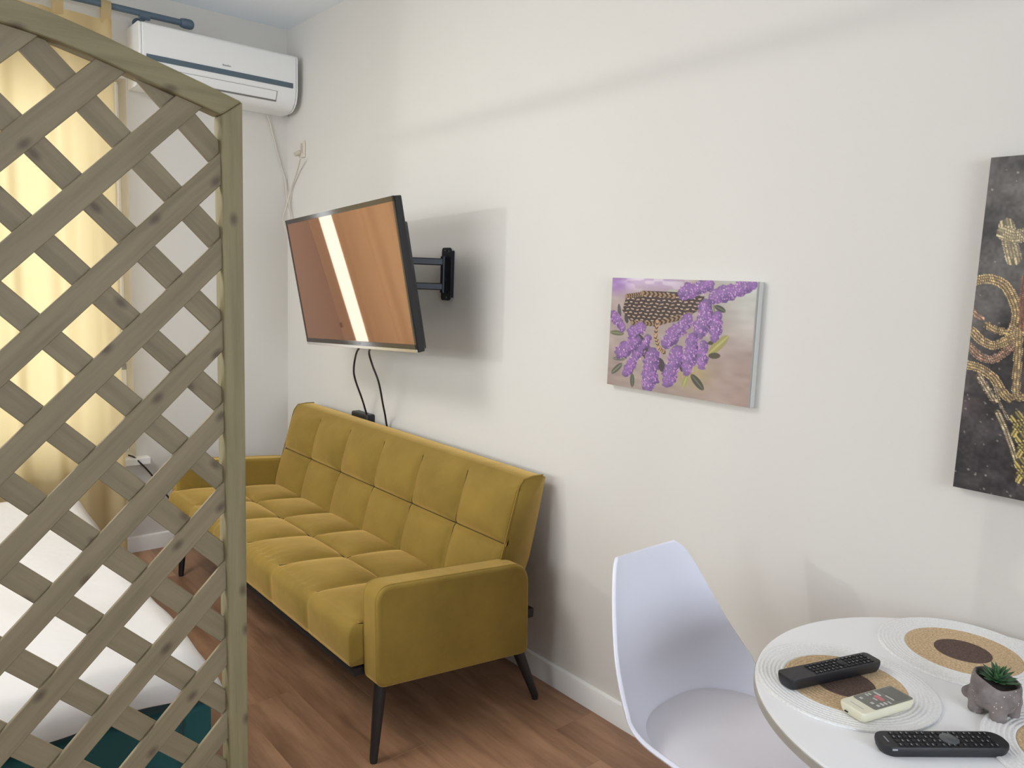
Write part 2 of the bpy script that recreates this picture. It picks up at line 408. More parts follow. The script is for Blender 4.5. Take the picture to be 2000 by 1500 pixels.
# mitred arched rail
outer_pts = [(q-XC, top(q)) for q in xs]
xi = [XL+PT + (XR-XL-2*PT)*i/n for i in range(n+1)]
inner_pts = [(q-XC, inner(q) if abs(q-XC) < HW-PT-1e-6 else top(XR-PT)-0.036) for q in xi]
v = []; f = []
for (a, b), (c, d) in zip(outer_pts, inner_pts):
    v += [(a, -0.0006, b), (c, -0.0006, d), (a, 0.036, b), (c, 0.036, d)]
for i in range(n):
    a = i*4; b = a+4
    f += [(a, a+1, b+1, b), (a+2, b+2, b+3, a+3), (a, b, b+2, a+2), (a+1, a+3, b+3, b+1)]
f += [(0, 2, 3, 1), (n*4, n*4+1, n*4+3, n*4+2)]
M_rail = wood('treated_pine_arch_rail', (118, 108, 76), (132, 122, 89), (144, 133, 99), ax=0)
ar = from_py('arched_top_rail', v, f, M_rail, ts)
md = ar.modifiers.new('bevel', 'BEVEL'); md.width = 0.004; md.segments = 3; md.limit_method = 'ANGLE'; md.angle_limit = math.radians(40)
MB().box((XL+PT-XC, 0, 0.04), (XR-PT-XC, 0.036, 0.075)).build('bottom_rail', M_rail, ts, bevel=0.002)
for sx in (XL+PT/2-XC, XR-PT/2-XC):
    MB().box((sx-0.0165, -0.14, 0.0), (sx+0.0165, -0.0005, 0.03)).build('foot', M_post, ts, bevel=0.003)
    MB().box((sx-0.0165, 0.0365, 0.0), (sx+0.0165, 0.17, 0.03)).build('foot', M_post, ts, bevel=0.003)
region = [(XL+0.014, 0.055), (XR-0.014, 0.055)] + [(q, top(q)-0.014) for q in [XR-0.014 - (XR-XL-0.028)*i/24 for i in range(25)]]
def clip(poly, reg):                                         # Sutherland-Hodgman, reg convex and counter-clockwise
    out = poly
    for i in range(len(reg)):
        a, b = reg[i], reg[(i+1) % len(reg)]
        ins = lambda p: (b[0]-a[0])*(p[1]-a[1]) - (b[1]-a[1])*(p[0]-a[0]) >= -1e-9
        res = []
        for j in range(len(out)):
            p, q = out[j-1], out[j]; ip, iq = ins(p), ins(q)
            if ip != iq:
                d1 = (b[0]-a[0])*(p[1]-a[1]) - (b[1]-a[1])*(p[0]-a[0]); d2 = (b[0]-a[0])*(q[1]-a[1]) - (b[1]-a[1])*(q[0]-a[0])
                t = d1/(d1-d2); res.append((p[0]+(q[0]-p[0])*t, p[1]+(q[1]-p[1])*t))
            if iq: res.append(q)
        out = res
        if not out: return []
    return out
SW = 0.0515
frontc = [1.595, 1.458, 1.316, 1.173, 1.039, 0.9045, 0.767, 0.630, 0.490, 0.350, 0.213]
frontc = [1.595+0.137*k for k in range(5, 0, -1)] + frontc + [0.213-0.137*k for k in range(1, 6)]
backc = [2.120, 1.983, 1.847, 1.718, 1.583, 1.4475, 1.312, 1.177, 1.042, 0.906, 0.77, 0.634]
backc = [2.120+0.136*k for k in range(3, 0, -1)] + backc + [0.634-0.136*k for k in range(1, 8)]
for s, lst, y0, y1 in ((1, frontc, 0.008, 0.0155), (-1, backc, 0.016, 0.0235)):
    for cc in lst:
        # band: z - s*x between cc-SW and cc
        poly = [(-1.5, s*-1.5+cc-SW), (1.5, s*1.5+cc-SW), (1.5, s*1.5+cc), (-1.5, s*-1.5+cc)]
        pl = clip(poly, region)
        if len(pl) < 3: continue
        cx = sum(p[0] for p in pl)/len(pl); cz = sum(p[1] for p in pl)/len(pl)
        ca_, sa_ = math.cos(PI/4), math.sin(PI/4)*s          # local x runs along the slat
        loc = [((p[0]-cx)*ca_ + (p[1]-cz)*sa_, -(p[0]-cx)*sa_ + (p[1]-cz)*ca_) for p in pl]
        o = MB().prism(loc, y0, y1, 1).build('slat', M_slat, ts, bevel=0.0012, seg=1)
        o.location = (cx-XC, 0, cz); o.rotation_euler = (0, -s*PI/4, 0)

# ------------------------------------------------------------------ bed and duvet
bed = thing('bed', 'low teal velvet upholstered bed behind the trellis screen', 'bed', (0.615, 1.80, 0), (0, 0, math.radians(-2)))
BW, BL = 1.55, 1.98
def rbox(a, b, name, m, parent, bev, seg=4): return MB().box(a, b).build(name, m, parent, bevel=bev, seg=seg)
rbox((-BW, 0, 0.06), (-0.065, 0.075, 0.40), 'foot_panel', M_teal, bed, 0.02)
rbox((-0.067, -0.004, 0.06), (0.0, 0.075, 0.40), 'corner_post', M_teal, bed, 0.012)
rbox((-0.07, 0.076, 0.06), (0.0, BL, 0.36), 'side_rail', M_teal, bed, 0.02)
rbox((-BW, 0.076, 0.06), (-BW+0.07, BL, 0.36), 'side_rail', M_teal, bed, 0.02)
rbox((-BW, BL, 0.06), (0, BL+0.08, 0.40), 'head_panel', M_teal, bed, 0.02)
rbox((-BW+0.075, 0.08, 0.2), (-0.075, BL-0.005, 0.44), 'mattress', M_linen, bed, 0.04)
for px_ in (-0.06, -BW+0.06):
    for py_ in (0.06, BL-0.06): MB().box((px_-0.025, py_-0.025, 0), (px_+0.025, py_+0.025, 0.06)).build('leg', M_leg, bed)
# duvet: draped grid with folds, hanging over the right side and the foot
nx, ny = 90, 96
U = np.linspace(-BW+0.02, 0.10, nx); V = np.linspace(0.0, 1.66, ny)
gx, gy = np.meshgrid(U, V, indexing='ij')
def sstep(a, b, t): t = np.clip((t-a)/(b-a), 0, 1); return t*t*(3-2*t)
rs = np.random.default_rng(3)
wr = np.zeros_like(gx)
for _ in range(26):
    a = rs.uniform(0, PI); fq = rs.uniform(5, 22); wr += rs.uniform(0.3, 1)/fq*np.sin(fq*(gx*np.cos(a)+gy*np.sin(a)) + rs.uniform(0, 6) + 1.5*np.sin(3*gx+2*gy+rs.uniform(0, 6)))
wr *= 0.035
z = 0.50 + wr + 0.015*np.sin(2.2*gx+1)*np.cos(2.5*gy)
ovx = np.maximum(gx-(-0.05), 0); ovy = np.maximum(0.03-gy, 0)
drop = np.maximum(1.15*ovx, 2.4*ovy)
X = gx - 0.75*np.maximum(gx+0.03, 0); Y = gy + 0.55*np.maximum(-0.0-gy, 0)
Z = z - drop + 0.012*np.sin(26*gx)*sstep(0.0, 0.09, ovy) + 0.012*np.sin(22*gy)*sstep(0.02, 0.15, ovx)
X = X + 0.022*sstep(0, 0.1, ovx) + 0.010*np.sin(17*gy)*sstep(0.02, 0.12, ovx)
Y = Y - 0.022*sstep(0, 0.06, ovy)
v = np.stack([X, Y, Z], -1).reshape(-1, 3)
f = [(i*ny+j, (i+1)*ny+j, (i+1)*ny+j+1, i*ny+j+1) for i in range(nx-1) for j in range(ny-1)]
du = from_py('duvet', v, f, M_linen, None, True); du.location = bed.location; du.rotation_euler = bed.rotation_euler
md = du.modifiers.new('thickness', 'SOLIDIFY'); md.thickness = 0.022; md.offset = 1
tag(du, 'crumpled white duvet spread over the teal bed behind the trellis', 'duvet')

# ------------------------------------------------------------------ curtain and rod
rod = thing('curtain_rod', 'dark blue-grey curtain rod with a round end cap above the air conditioner', 'curtain rod', (1.27, 4.005, 2.612))
MB().tube([(-1.95, 0, 0), (0.0, 0, 0)], 0.0145, 16).build('pole', M_rod, rod, True)
MB().lathe([(0, 0), (0.019, 0.001), (0.021, 0.006), (0.0235, 0.02), (0.0235, 0.045), (0.02, 0.056), (0.011, 0.062), (0, 0.063)], 20).build('end_cap', M_rod, rod, True).rotation_euler = (0, PI/2, 0)
for bx_ in (-0.16, -1.75):
    b = MB().tube([(bx_, 0, -0.02), (bx_, YB-4.005-0.008, -0.02)], 0.008, 10)
    b.tube([(bx_-0.022, 0, -0.008), (bx_+0.022, 0, -0.008)], 0.0185, 14); b.lathe([(0, 0), (0.025, 0), (0.025, 0.008), (0, 0.008)], 18, (bx_, 0, 0))
    k = len(b.v); 
    for i in range(k-36-2, k):
        q = b.v[i]; b.v[i] = (q[0], YB-4.005-0.001-q[2], q[1]-0.02)
    b.build('wall_bracket', M_rod, rod, True)
cu = thing('curtain', 'pale yellow curtain hanging backlit in front of the back window', 'curtain', (0, 4.005, 0))
nu, nv = 220, 40
v = []
for i in range(nu+1):
    t = i/nu; xx = -0.62 + t*1.583
    fold = 0.020*math.sin(xx*2*PI/0.145+0.9) + 0.011*math.sin(xx*2*PI/0.31) + 0.006*math.sin(xx*2*PI/0.083+2)
    for j in range(nv+1):
        s = j/nv; zz = 0.045 + s*2.505
        v.append((xx + 0.004*math.sin(zz*3+xx*20), fold*(0.55+0.45*(1-s)) , zz))
f = [(i*(nv+1)+j, (i+1)*(nv+1)+j, (i+1)*(nv+1)+j+1, i*(nv+1)+j+1) for i in range(nu) for j in range(nv)]
from_py('cloth', v, f, M_curt, cu, True)
for k in range(9):
    xx = 0.945 - 0.19*k; t = []
    for a in range(0, 21):
        an = PI*a/20; t.append((0.0195*math.cos(an), 2.612 + 0.0195*math.sin(an)))
    prof = [(0.004, 2.53)] + [(0.0195, 2.612)] + t[1:-1] + [(-0.0195, 2.612), (-0.004, 2.53)]
    vv = [(xx-0.021, -a, b) for a, b in prof] + [(xx+0.021, -a, b) for a, b in prof]; kk = len(prof)
    from_py('tab_loop', vv, [(i, i+1, kk+i+1, kk+i) for i in range(kk-1)], M_curt, cu, True)
br = thing('blind_pull_rod', 'thin white blind control rod hanging at the right edge of the back window', 'blind', (1.02, YB+0.06, 0.935))
MB().tube([(0, 0, 0.02), (0, 0, 1.385)], 0.007, 8).build('rod', M_pvc, br, True)
MB().tube([(0, 0, 0), (0, 0, 0.03)], 0.011, 10).build('knob', M_grey, br, True)

# ------------------------------------------------------------------ air conditioner
AX0, AX1 = 1.06, 1.828
ac = thing('air_conditioner', 'white wall-mounted split air conditioner with a dark band, high in the corner', 'air conditioner', (AX0, YB, 2.28))
prof = [(-0.001, 0.0), (-0.001, 0.277), (-0.185, 0.277), (-0.195, 0.272), (-0.199, 0.26), (-0.2005, 0.18), (-0.2, 0.115), (-0.1985, 0.09), (-0.194, 0.067), (-0.184, 0.044), (-0.168, 0.025), (-0.145, 0.010), (-0.115, 0.002)]
MB().prism(prof, 0.012, AX1-AX0-0.008, 0).build('body', M_pvc, ac, True, bevel=0.006, seg=3, angle=25)
sp = [(d*1.012-0.002 if d < -0.1 else d, h*0.985+0.0) for d, h in prof]
MB().prism(prof, AX1-AX0-0.007, AX1-AX0, 0).build('side_cap', M_pvc, ac, bevel=0.002)
MB().prism(prof, 0.0, 0.011, 0).build('side_cap', M_pvc, ac, bevel=0.002)
AW = AX1-AX0
MB().box((0.03, -0.2045, 0.112), (AW-0.028, -0.1995, 0.137)).build('display_band', M_acdark, ac, bevel=0.001)
g = MB()                                                         # flap: raised strip following the curved lower front
pr = [(-0.1978, 0.084), (-0.194, 0.067), (-0.189, 0.055), (-0.182, 0.0415)]
o_ = MB().prism([(a-0.0035, b) for a, b in pr] + [(a+0.006, b) for a, b in reversed(pr)], 0.06, AW-0.115, 0).build('air_flap', M_pvc, ac, bevel=0.0015)
s_ = [(-0.2, 0.0825), (-0.199, 0.0855)]
sl = MB(); sl.prism([(-0.1995, 0.0825), (-0.199, 0.0845), (-0.2012, 0.0845), (-0.2012, 0.0825)], 0.06, AW-0.112, 0)
sl.prism([(-0.178, 0.0355), (-0.181, 0.040), (-0.187, 0.041), (-0.182, 0.0345)], 0.06, AW-0.112, 0)
sl.prism([(a-0.0025, b) for a, b in pr] + [(a+0.003, b) for a, b in reversed(pr)], AW-0.1145, AW-0.112, 0)
sl.build('flap_gap', mat('flap_gap_shadow_line', (120, 118, 116), 0.7), ac)
mk = MB()
for k in range(7): mk.box((0.378+0.006*k, -0.2012, 0.1535), (0.378+0.006*k+0.0045, -0.2002, 0.160+(0.002 if k in (0, 4) else 0)))
mk.build('maker_mark', M_grey, ac)

# ------------------------------------------------------------------ wall socket, cables
so = thing('wall_socket', 'small white wall socket with a plug, high near the back corner', 'socket', at(592, 292, 0, XW))
MB().box((-0.010, -0.032, -0.042), (-0.0005, 0.032, 0.042)).build('face_plate', mat('old_white_plate', (214, 206, 194), 0.5), so, bevel=0.003)
MB().box((-0.0125, -0.016, -0.02), (-0.0101, 0.006, 0.03)).build('socket_insert', mat('socket_grey', (182, 174, 162), 0.5), so, bevel=0.001)
MB().tube([(-0.0126, 0.016, -0.016), (-0.04, 0.016, -0.03)], [0.014, 0.011], 12).build('plug', mat('plug_beige', (196, 188, 172), 0.5), so, True)
def cable(name, pts, r, m, label, smooth=8):
    o = MB().tube(smooth_pts(pts, smooth), r, 8).build(name, m, None, True); return tag(o, label, 'cable')
c_ = [Vector((1.742, YB-0.012, 2.277)), at(530, 250, 1, YB-0.006), at(545, 310, 1, YB-0.006), at(557, 352, 1, YB-0.006), Vector((1.84, 4.085, 1.86)), Vector((1.835, 4.03, 1.74)), Vector((1.835, 3.95, 1.55))]
cable('air_conditioner_cable', c_, 0.0045, M_cwhite, 'thin white cable dropping from under the air conditioner down the back wall')
c_ = [at(587, 309, 0, XW-0.045), at(580, 335, 0, XW-0.02), at(568, 372, 0, XW-0.012), Vector((1.825, 4.06, 1.80)), Vector((1.815, 4.075, 1.735)), Vector((1.825, 4.05, 1.66)), Vector((1.84, 3.95, 1.5))]
cable('socket_cable', c_, 0.0045, M_cwhite, 'thin white cable running from the high wall socket down behind the television')
c_ = [Vector((1.02, YB+0.02, 0.503)), at(262, 893, 1, YB-0.03), at(275, 905, 1, YB-0.06), at(290, 920, 1, YB-0.03), at(310, 945, 1, YB-0.012), at(336, 981, 1, YB-0.008), Vector((1.30, YB-0.02, 0.10)), Vector((1.36, YB-0.05, 0.006)), Vector((1.5, YB-0.08, 0.006))]
cable('window_sill_cable', c_, 0.004, M_cblack, 'black cable hanging over the window sill down to the floor')

# ------------------------------------------------------------------ television and mount
S = 1.31
tvc = Vector(CAM) + (Vector((1.1555, 2.1488, 1.4328)) - Vector(CAM))*S
ra, rb, rc = (math.radians(a) for a in (-91.5642, 9.6127, -3.116))
TR = Matrix.Rotation(ra, 4, 'Z') @ Matrix.Rotation(rb, 4, 'X') @ Matrix.Rotation(rc, 4, 'Y')
tv = thing('television', 'black flat screen television on a swivel arm, tilted down and reflecting the window', 'television', tvc, TR.to_euler())
TWd, THt = 0.73*S, 0.425*S
MB().box((-TWd/2, 0.001, -THt/2), (TWd/2, 0.032, THt/2)).build('housing', M_black, tv, bevel=0.004)
b = MB(); bz = 0.010
for a0, a1, c0, c1 in ((-TWd/2, TWd/2, THt/2-bz-0.008, THt/2), (-TWd/2, TWd/2, -THt/2+0.012, -THt/2+0.03), (-TWd/2, -TWd/2+bz, -THt/2+0.012, THt/2), (TWd/2-bz, TWd/2, -THt/2+0.012, THt/2)):
    b.box((a0, -0.003, c0), (a1, 0.0009, c1))
b.build('bezel', mat('dark_glossy_bezel', (38, 32, 30), 0.12, spec=0.7), tv)
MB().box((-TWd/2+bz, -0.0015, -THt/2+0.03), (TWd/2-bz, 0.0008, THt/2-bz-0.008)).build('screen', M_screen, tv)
MB().box((-TWd/2, -0.0035, -THt/2), (TWd/2, 0.0009, -THt/2+0.012)).build('chin_strip', M_silver, tv, bevel=0.001)
bkp = [(-TWd/2+0.02, 0.032), (TWd/2-0.012, 0.032), (TWd/2-0.03, 0.058), (TWd/2-0.12, 0.075), (-TWd/2+0.12, 0.075), (-TWd/2+0.04, 0.058)]
MB().prism(bkp, -THt/2+0.004, THt/2-0.09, 2).build('back_shell', M_black, tv, bevel=0.006)
mk = MB()
for k in range(5): mk.box((0.02+0.006*k, -0.0036, -THt/2+0.018), (0.0245+0.006*k, -0.003, -THt/2+0.0245))
mk.build('maker_mark', M_grey, tv)
pw = [at(862, 489, 0, XW-0.02), at(878, 489, 0, XW-0.02), at(872, 586, 0, XW-0.02), at(862, 586, 0, XW-0.02)]
my0, my1 = 2.548, 2.612
mt = thing('television_mount', 'black two-armed swivel wall bracket holding the television', 'wall mount', (XW, 2.58, 1.466))
hole = bpy.data.objects
def plate_with_slots():
    bm = bmesh.new(); W_, H_ = 0.064, 0.212
    out = rrect(W_, H_, 0.012, 5); slots = []
    for (cx, cy, w_, h_) in ((0.012, 0.093, 0.010, 0.010), (-0.014, 0.093, 0.010, 0.010), (0.016, 0.071, 0.009, 0.009), (-0.008, 0.024, 0.017, 0.03), (-0.008, -0.024, 0.017, 0.03), (-0.014, 0.058, 0.007, 0.02), (-0.014, -0.058, 0.007, 0.02), (0.016, -0.071, 0.009, 0.009), (0.004, -0.093, 0.012, 0.010)):
        slots.append(rrect(w_, h_, min(w_, h_)/2-0.0004, 4, cx, cy))
    edges = []
    for loop in [out]+slots:
        vs = [bm.verts.new((0, -p[0], p[1])) for p in loop]
        edges += [bm.edges.new((vs[i], vs[(i+1) % len(vs)])) for i in range(len(vs))]
    bmesh.ops.triangle_fill(bm, use_beauty=True, use_dissolve=False, edges=edges)
    r = bmesh.ops.extrude_face_region(bm, geom=list(bm.faces))
    bmesh.ops.translate(bm, vec=(-0.004, 0, 0), verts=[e for e in r['geom'] if isinstance(e, bmesh.types.BMVert)])
    bmesh.ops.recalc_face_normals(bm, faces=bm.faces)
    me = bpy.data.meshes.new('wall_plate'); bm.to_mesh(me); bm.free(); return me
o = link('wall_plate', plate_with_slots(), M_blackm, mt); o.location = (-0.014, 0, 0)
fl_ = MB().box((-0.014, -0.032, -0.094), (-0.0005, -0.028, 0.094)).box((-0.014, 0.028, -0.094), (-0.0005, 0.032, 0.094)).build('plate_flange', M_blackm, mt, bevel=0.001)
bkx = (tvc + TR.to_3x3() @ Vector((0, 0.079, 0)))
for zc, nm in ((0.047, 'arm'), (-0.052, 'arm')):
    p0 = Vector((-0.03, 0.0, zc)); p1 = Vector((bkx.x+0.075-XW, 0.09, zc+0.002))
    d_ = (p1-p0); Lh = d_.length/2; ang = math.atan2(d_.y, d_.x)
    MB().obox((p0+p1)/2, (Lh, 0.011, 0.014), Matrix.Rotation(ang, 3, 'Z')).build('arm', M_blackm, mt, bevel=0.004)
MB().tube([(-0.032, 0, -0.075), (-0.032, 0, 0.07)], 0.0115, 14).build('pivot', M_blackm, mt, True)
pv = Vector((bkx.x+0.07-XW, 0.095, 0))
MB().tube([pv+Vector((0, 0, -0.075)), pv+Vector((0, 0, 0.07))], 0.012, 14).build('pivot', M_blackm, mt, True)
ctr = tvc + TR.to_3x3() @ Vector((0.02, 0.081, 0)) - Vector((XW, 2.58, 1.466))
MB().obox(ctr, (0.1, 0.0045, 0.08), TR.to_3x3()).build('screen_plate', M_blackm, mt, bevel=0.002)
d_ = (ctr + Vector((0.012, 0, 0))) - pv
MB().obox(pv + d_/2, (d_.length/2, 0.012, 0.012), d_.to_track_quat('X', 'Z').to_matrix()).build('head_link', M_blackm, mt, bevel=0.002)
bxc = at(717, 828, 0, XW)
pb_ = thing('power_adapter', 'black power adapter plugged into the wall behind the sofa top', 'adapter', (XW, bxc.y, bxc.z+0.008))
MB().box((-0.045, -0.075, -0.04), (-0.0005, 0.075, 0.05)).build('case', M_black, pb_, bevel=0.006, seg=3)
MB().box((-0.047, -0.05, -0.02), (-0.0451, 0.05, 0.025)).build('front_plate', M_blackm, pb_, bevel=0.0008)
tvb = lambda lx: tvc + TR.to_3x3() @ Vector((lx, 0.05, -THt/2-0.004))
a0 = at(695, 686, 0, XW-0.25); 
cable('television_power_cable', [tvb(-0.06), at(696, 690, 0, XW-0.20), at(691, 720, 0, XW-0.16), at(694, 742, 0, XW-0.13), at(706, 776, 0, XW-0.09), at(712, 795, 0, XW-0.05), at(716, 810, 0, XW-0.03), at(717, 822, 0, XW-0.025)], 0.0045, M_cblack, 'black cable hanging from the television to the black adapter')
cable('television_signal_cable', [tvb(0.03), at(721, 690, 0, XW-0.19), at(728, 715, 0, XW-0.16), at(740, 748, 0, XW-0.14), at(748, 790, 0, XW-0.08), at(752, 810, 0, XW-0.045), at(756, 834, 0, XW-0.02), Vector((XW-0.012, 2.98, 0.68)), Vector((XW-0.012, 2.96, 0.4))], 0.0045, M_cblack, 'black cable hanging from the television straight down behind the sofa back')

# ------------------------------------------------------------------ sofa
SY0, SY1 = 1.938, 3.66
sf = thing('sofa', 'mustard yellow velvet tufted sofa with slim arms and black legs against the wall', 'sofa', (1.45, (SY0+SY1)/2, 0))
ox, oy = sf.location.x, sf.location.y
def cushion(name, loop, ncol, y0, y1, puff, rows, seam_w=0.03, shirr=None):
    # loop: closed profile [(x, z, row parameter or None)] in order; quilted bulge along the loop normal
    n = len(loop); ny = ncol*22
    P = np.array([(a, b) for a, b, _ in loop]); T = np.roll(P, -1, 0)-np.roll(P, 1, 0); T /= np.linalg.norm(T, axis=1)[:, None]+1e-9
    Nn = np.stack([T[:, 1], -T[:, 0]], 1)
    c = P.mean(0)
    if ((P-c)*Nn).sum() < 0: Nn = -Nn
    v = []; f = []
    for j in range(ny+1):
        fy = j/ny; yy = y0+(y1-y0)*fy; u = (fy*ncol) % 1.0
        if j == ny: u = 1.0
        du_ = abs(2*u-1); prof_y = (1-du_**3.2)
        edge = min(fy, 1-fy)*(y1-y0)
        pinch = 1 - 0.5*max(0, 1-edge/0.02)**2
        for i, (a, b, t) in enumerate(loop):
            if t is None: q = 0.0
            else:
                dv = abs(2*(t % 1.0)-1) if abs(t-round(t)) > 1e-6 else 1.0
                corner = 1.0
                q = puff*prof_y*(1-dv**3.2)*(0.35 if t > 2.0001 else 1.0)
                q -= 0.007*math.exp(-((du_-1)/0.07)**2)*(1.0 if t < 2 else 0.2) + (0.009*math.exp(-((dv-1)/0.07)**2) if 0.2 < t < 1.8 else 0)
            x_, z_ = a+Nn[i, 0]*q, b+Nn[i, 1]*q
            if shirr and t is not None and shirr[0] < t < shirr[1]:
                wv = math.sin(yy*2*PI/0.021 + 1.5*math.sin(yy*17)) * (0.5+0.5*math.sin(yy*5+1)) * math.sin(PI*(t-shirr[0])/(shirr[1]-shirr[0]))
                x_ += Nn[i, 0]*0.0022*wv; z_ += Nn[i, 1]*0.0022*wv
            v.append((x_-ox, yy-oy, z_))
    for j in range(ny):
        for i in range(n):
            k = (i+1) % n; f.append((j*n+i, j*n+k, (j+1)*n+k, (j+1)*n+i))
    # end caps
    for j in (0, ny):
        ci = len(v); yy = y0 if j == 0 else y1
        v.append((P[:, 0].mean()-ox, yy-oy, P[:, 1].mean()))
        for i in range(n): f.append((j*n+i, j*n+(i+1) % n, ci))
    o = from_py(name, v, f, M_velvet, sf, True)
    top_i = [i for i, q in enumerate(loop) if q[2] is not None and q[2] <= 2.0]
    mid_i = min(top_i, key=lambda i: abs(loop[i][2]-1.0))
    for jc in range(0, ncol+1):
        j = jc*22
        if 0 < jc < ncol: MB().tube([v[j*n+i] for i in top_i], 0.0024, 6).build('column_seam', M_seam, o, True)
    MB().tube([v[j*n+mid_i] for j in range(1, ny)], 0.0032, 6).build('row_seam', M_seam, o, True)
    return o
# seat profile, from the back over the top to the rounded front and down
loop = []
NB = 48
for k in range(NB+1):
    t = 2.0*k/NB; loop.append((1.625-(1.625-1.10)*k/NB, 0.372+0.050*k/NB, t*0.9999 if 0 < k < NB else (0.0 if k == 0 else 1.9999)))
for k in range(1, 9):
    a = PI/2*k/8; loop.append((1.10-0.034*math.sin(a), 0.422-0.042+0.042*math.cos(a), 2.0+0.5*k/8))
for k in range(1, 7): loop.append((1.066+0.006*k/6, 0.380-0.095*k/6, 2.5+0.5*k/6))
for k in range(1, 8): loop.append((1.072+(1.625-1.072)*k/8, 0.285-0.03*k/8, None))
loop.append((1.625, 0.26, None))
cushion('seat_cushion', loop, 6, SY0, SY1, 0.022, 2, shirr=(1.75, 2.45))
# backrest profile: front face bottom to top, over the top, down the back
def lerp(a, b, t): return a+(b-a)*t
loop = []
fr_ = [(1.585, 0.36), (1.640, 0.560), (1.695, 0.752)]
for k in range(49):
    t = 2*k/48
    p = (lerp(fr_[0][0], fr_[1][0], t), lerp(fr_[0][1], fr_[1][1], t)) if t <= 1 else (lerp(fr_[1][0], fr_[2][0], t-1), lerp(fr_[1][1], fr_[2][1], t-1))
    loop.append((p[0], p[1], min(max(t, 1e-3), 1.9999) if k not in (0,) else 0.0))
for k in range(1, 6):
    a = PI/2*k/5; loop.append((1.695+0.030*math.sin(a)+0.003*k/5, 0.752+0.030*(1-math.cos(a))*0+0.026*math.sin(a)*1.0, None))
loop += [(1.76, 0.780, None), (1.80, 0.779, None), (1.817, 0.772, None), (1.79, 0.64, None), (1.755, 0.49, None), (1.70, 0.36, None), (1.66, 0.345, None)]
cushion('backrest_cushion', loop, 6, 1.915, SY1+0.023, 0.031, 2)
for yw in (1.917, SY1+0.021):
    MB().tube([(a-ox+0.001, yw-oy, b) for a, b in (fr_[0], fr_[1], fr_[2], (1.715, 0.777), (1.76, 0.7815), (1.805, 0.780))], 0.003, 6).build('welt', M_velvet, sf, True)
# arms: tilted slab with rounded upper corners and a seam welt
armq = [(1.115, 0.238), (1.105, 0.555), (1.700, 0.503), (1.712, 0.175)]
def round_poly(poly, rad, n=6):
    out = []
    for i, p in enumerate(poly):
        a, b = Vector(poly[i-1]), Vector(poly[(i+1) % len(poly)]); p = Vector(p); r = rad[i]
        d0 = (a-p).normalized(); d1 = (b-p).normalized()
        for k in range(n+1):
            t = k/n; q0 = p+d0*r; q1 = p+d1*r; out.append(tuple((q0*(1-t)**2 + p*2*t*(1-t) + q1*t*t)))
    return out
ap = round_poly(armq, [0.03, 0.055, 0.075, 0.03], 7)
for (ya, yb) in ((1.850, SY0+0.002), (SY1-0.002, 3.748)):
    o = MB().prism([(a-ox, b) for a, b in ap], ya-oy, yb-oy, 1).build('armrest', M_velvet, sf, bevel=0.012, seg=4)
    for yw, sgn in ((ya, -1), (yb, 1)):
        pts = [(a-ox, yw-oy-sgn*0.0115, b) for a, b in round_poly([(1.1165, 0.2395), (1.106, 0.5545), (1.699, 0.502), (1.7105, 0.1765)], [0.03, 0.055, 0.075, 0.03], 7)]
        MB().tube(pts+[pts[0]], 0.0025, 6, False).build('welt', M_velvet, o, True)
MB().box((1.09-ox, SY0+0.01-oy, 0.245), (1.70-ox, SY1-0.01-oy, 0.27)).build('base_frame', M_dark, sf)
MB().box((1.71-ox, 1.90-oy, 0.272), (1.775-ox, 1.94-oy, 0.305)).box((1.71-ox, 3.66-oy, 0.272), (1.775-ox, 3.70-oy, 0.305)).box((1.66-ox, 1.90-oy, 0.272), (1.715-ox, 3.70-oy, 0.30)).build('hinge_rail', M_leg, sf, bevel=0.003)
for (tx, ty, tz), (fx, fy) in (((1.150, 1.893, 0.262), (1.113, 1.868)), ((1.685, 1.893, 0.20), (1.743, 1.842)), ((1.150, 3.705, 0.262), (1.116, 3.66)), ((1.685, 3.705, 0.20), (1.743, 3.74))):
    MB().tube([(tx-ox, ty-oy, tz), (fx-ox, fy-oy, 0.012), (fx-ox, fy-oy, 0.0)], [0.021, 0.0125, 0.011], 14).build('leg', M_leg, sf, True)

# ------------------------------------------------------------------ pictures
def paint_grid(name, y0, y1, z0, z1, x, ny, nz, fn, parent, yc, zc):
    yy = np.linspace(y0, y1, ny); zz = np.linspace(z0, z1, nz)
    gy, gz = np.meshgrid(yy, zz, indexing='ij')
    col = fn(gy, gz)                                           # srgb 0..255
    v = np.stack([np.full(gy.shape, x), gy-yc, gz-zc], -1).reshape(-1, 3)
    f = [(i*nz+j, i*nz+j+1, (i+1)*nz+j+1, (i+1)*nz+j) for i in range(ny-1) for j in range(nz-1)]
    me = bpy.data.meshes.new(name); me.from_pydata(v.tolist(), [], f); me.update()
    ca = me.color_attributes.new('paint', 'FLOAT_COLOR', 'POINT')
    c = np.clip(col.reshape(-1, 3)/255, 0, 1); c = np.where(c <= 0.04045, c/12.92, ((c+0.055)/1.055)**2.4)
    ca.data.foreach_set('color', np.concatenate([c, np.ones((len(c), 1))], 1).astype(np.float32).ravel())
    return link(name, me, M_print, parent)
def vnoise(a, b, seed, sc_):
    r = np.random.default_rng(seed); g = r.random((64, 64))
    u = a*sc_; w_ = b*sc_; i = np.floor(u).astype(int); j = np.floor(w_).astype(int); s = u-i; t = w_-j; s = s*s*(3-2*s); t = t*t*(3-2*t)
    G = lambda p, q: g[p % 64, q % 64]
    return (G(i, j)*(1-s)+G(i+1, j)*s)*(1-t)+(G(i, j+1)*(1-s)+G(i+1, j+1)*s)*t
def blend(c, m, rgb):
    return c*(1-m[..., None]) + np.array(rgb, float)*m[..., None]
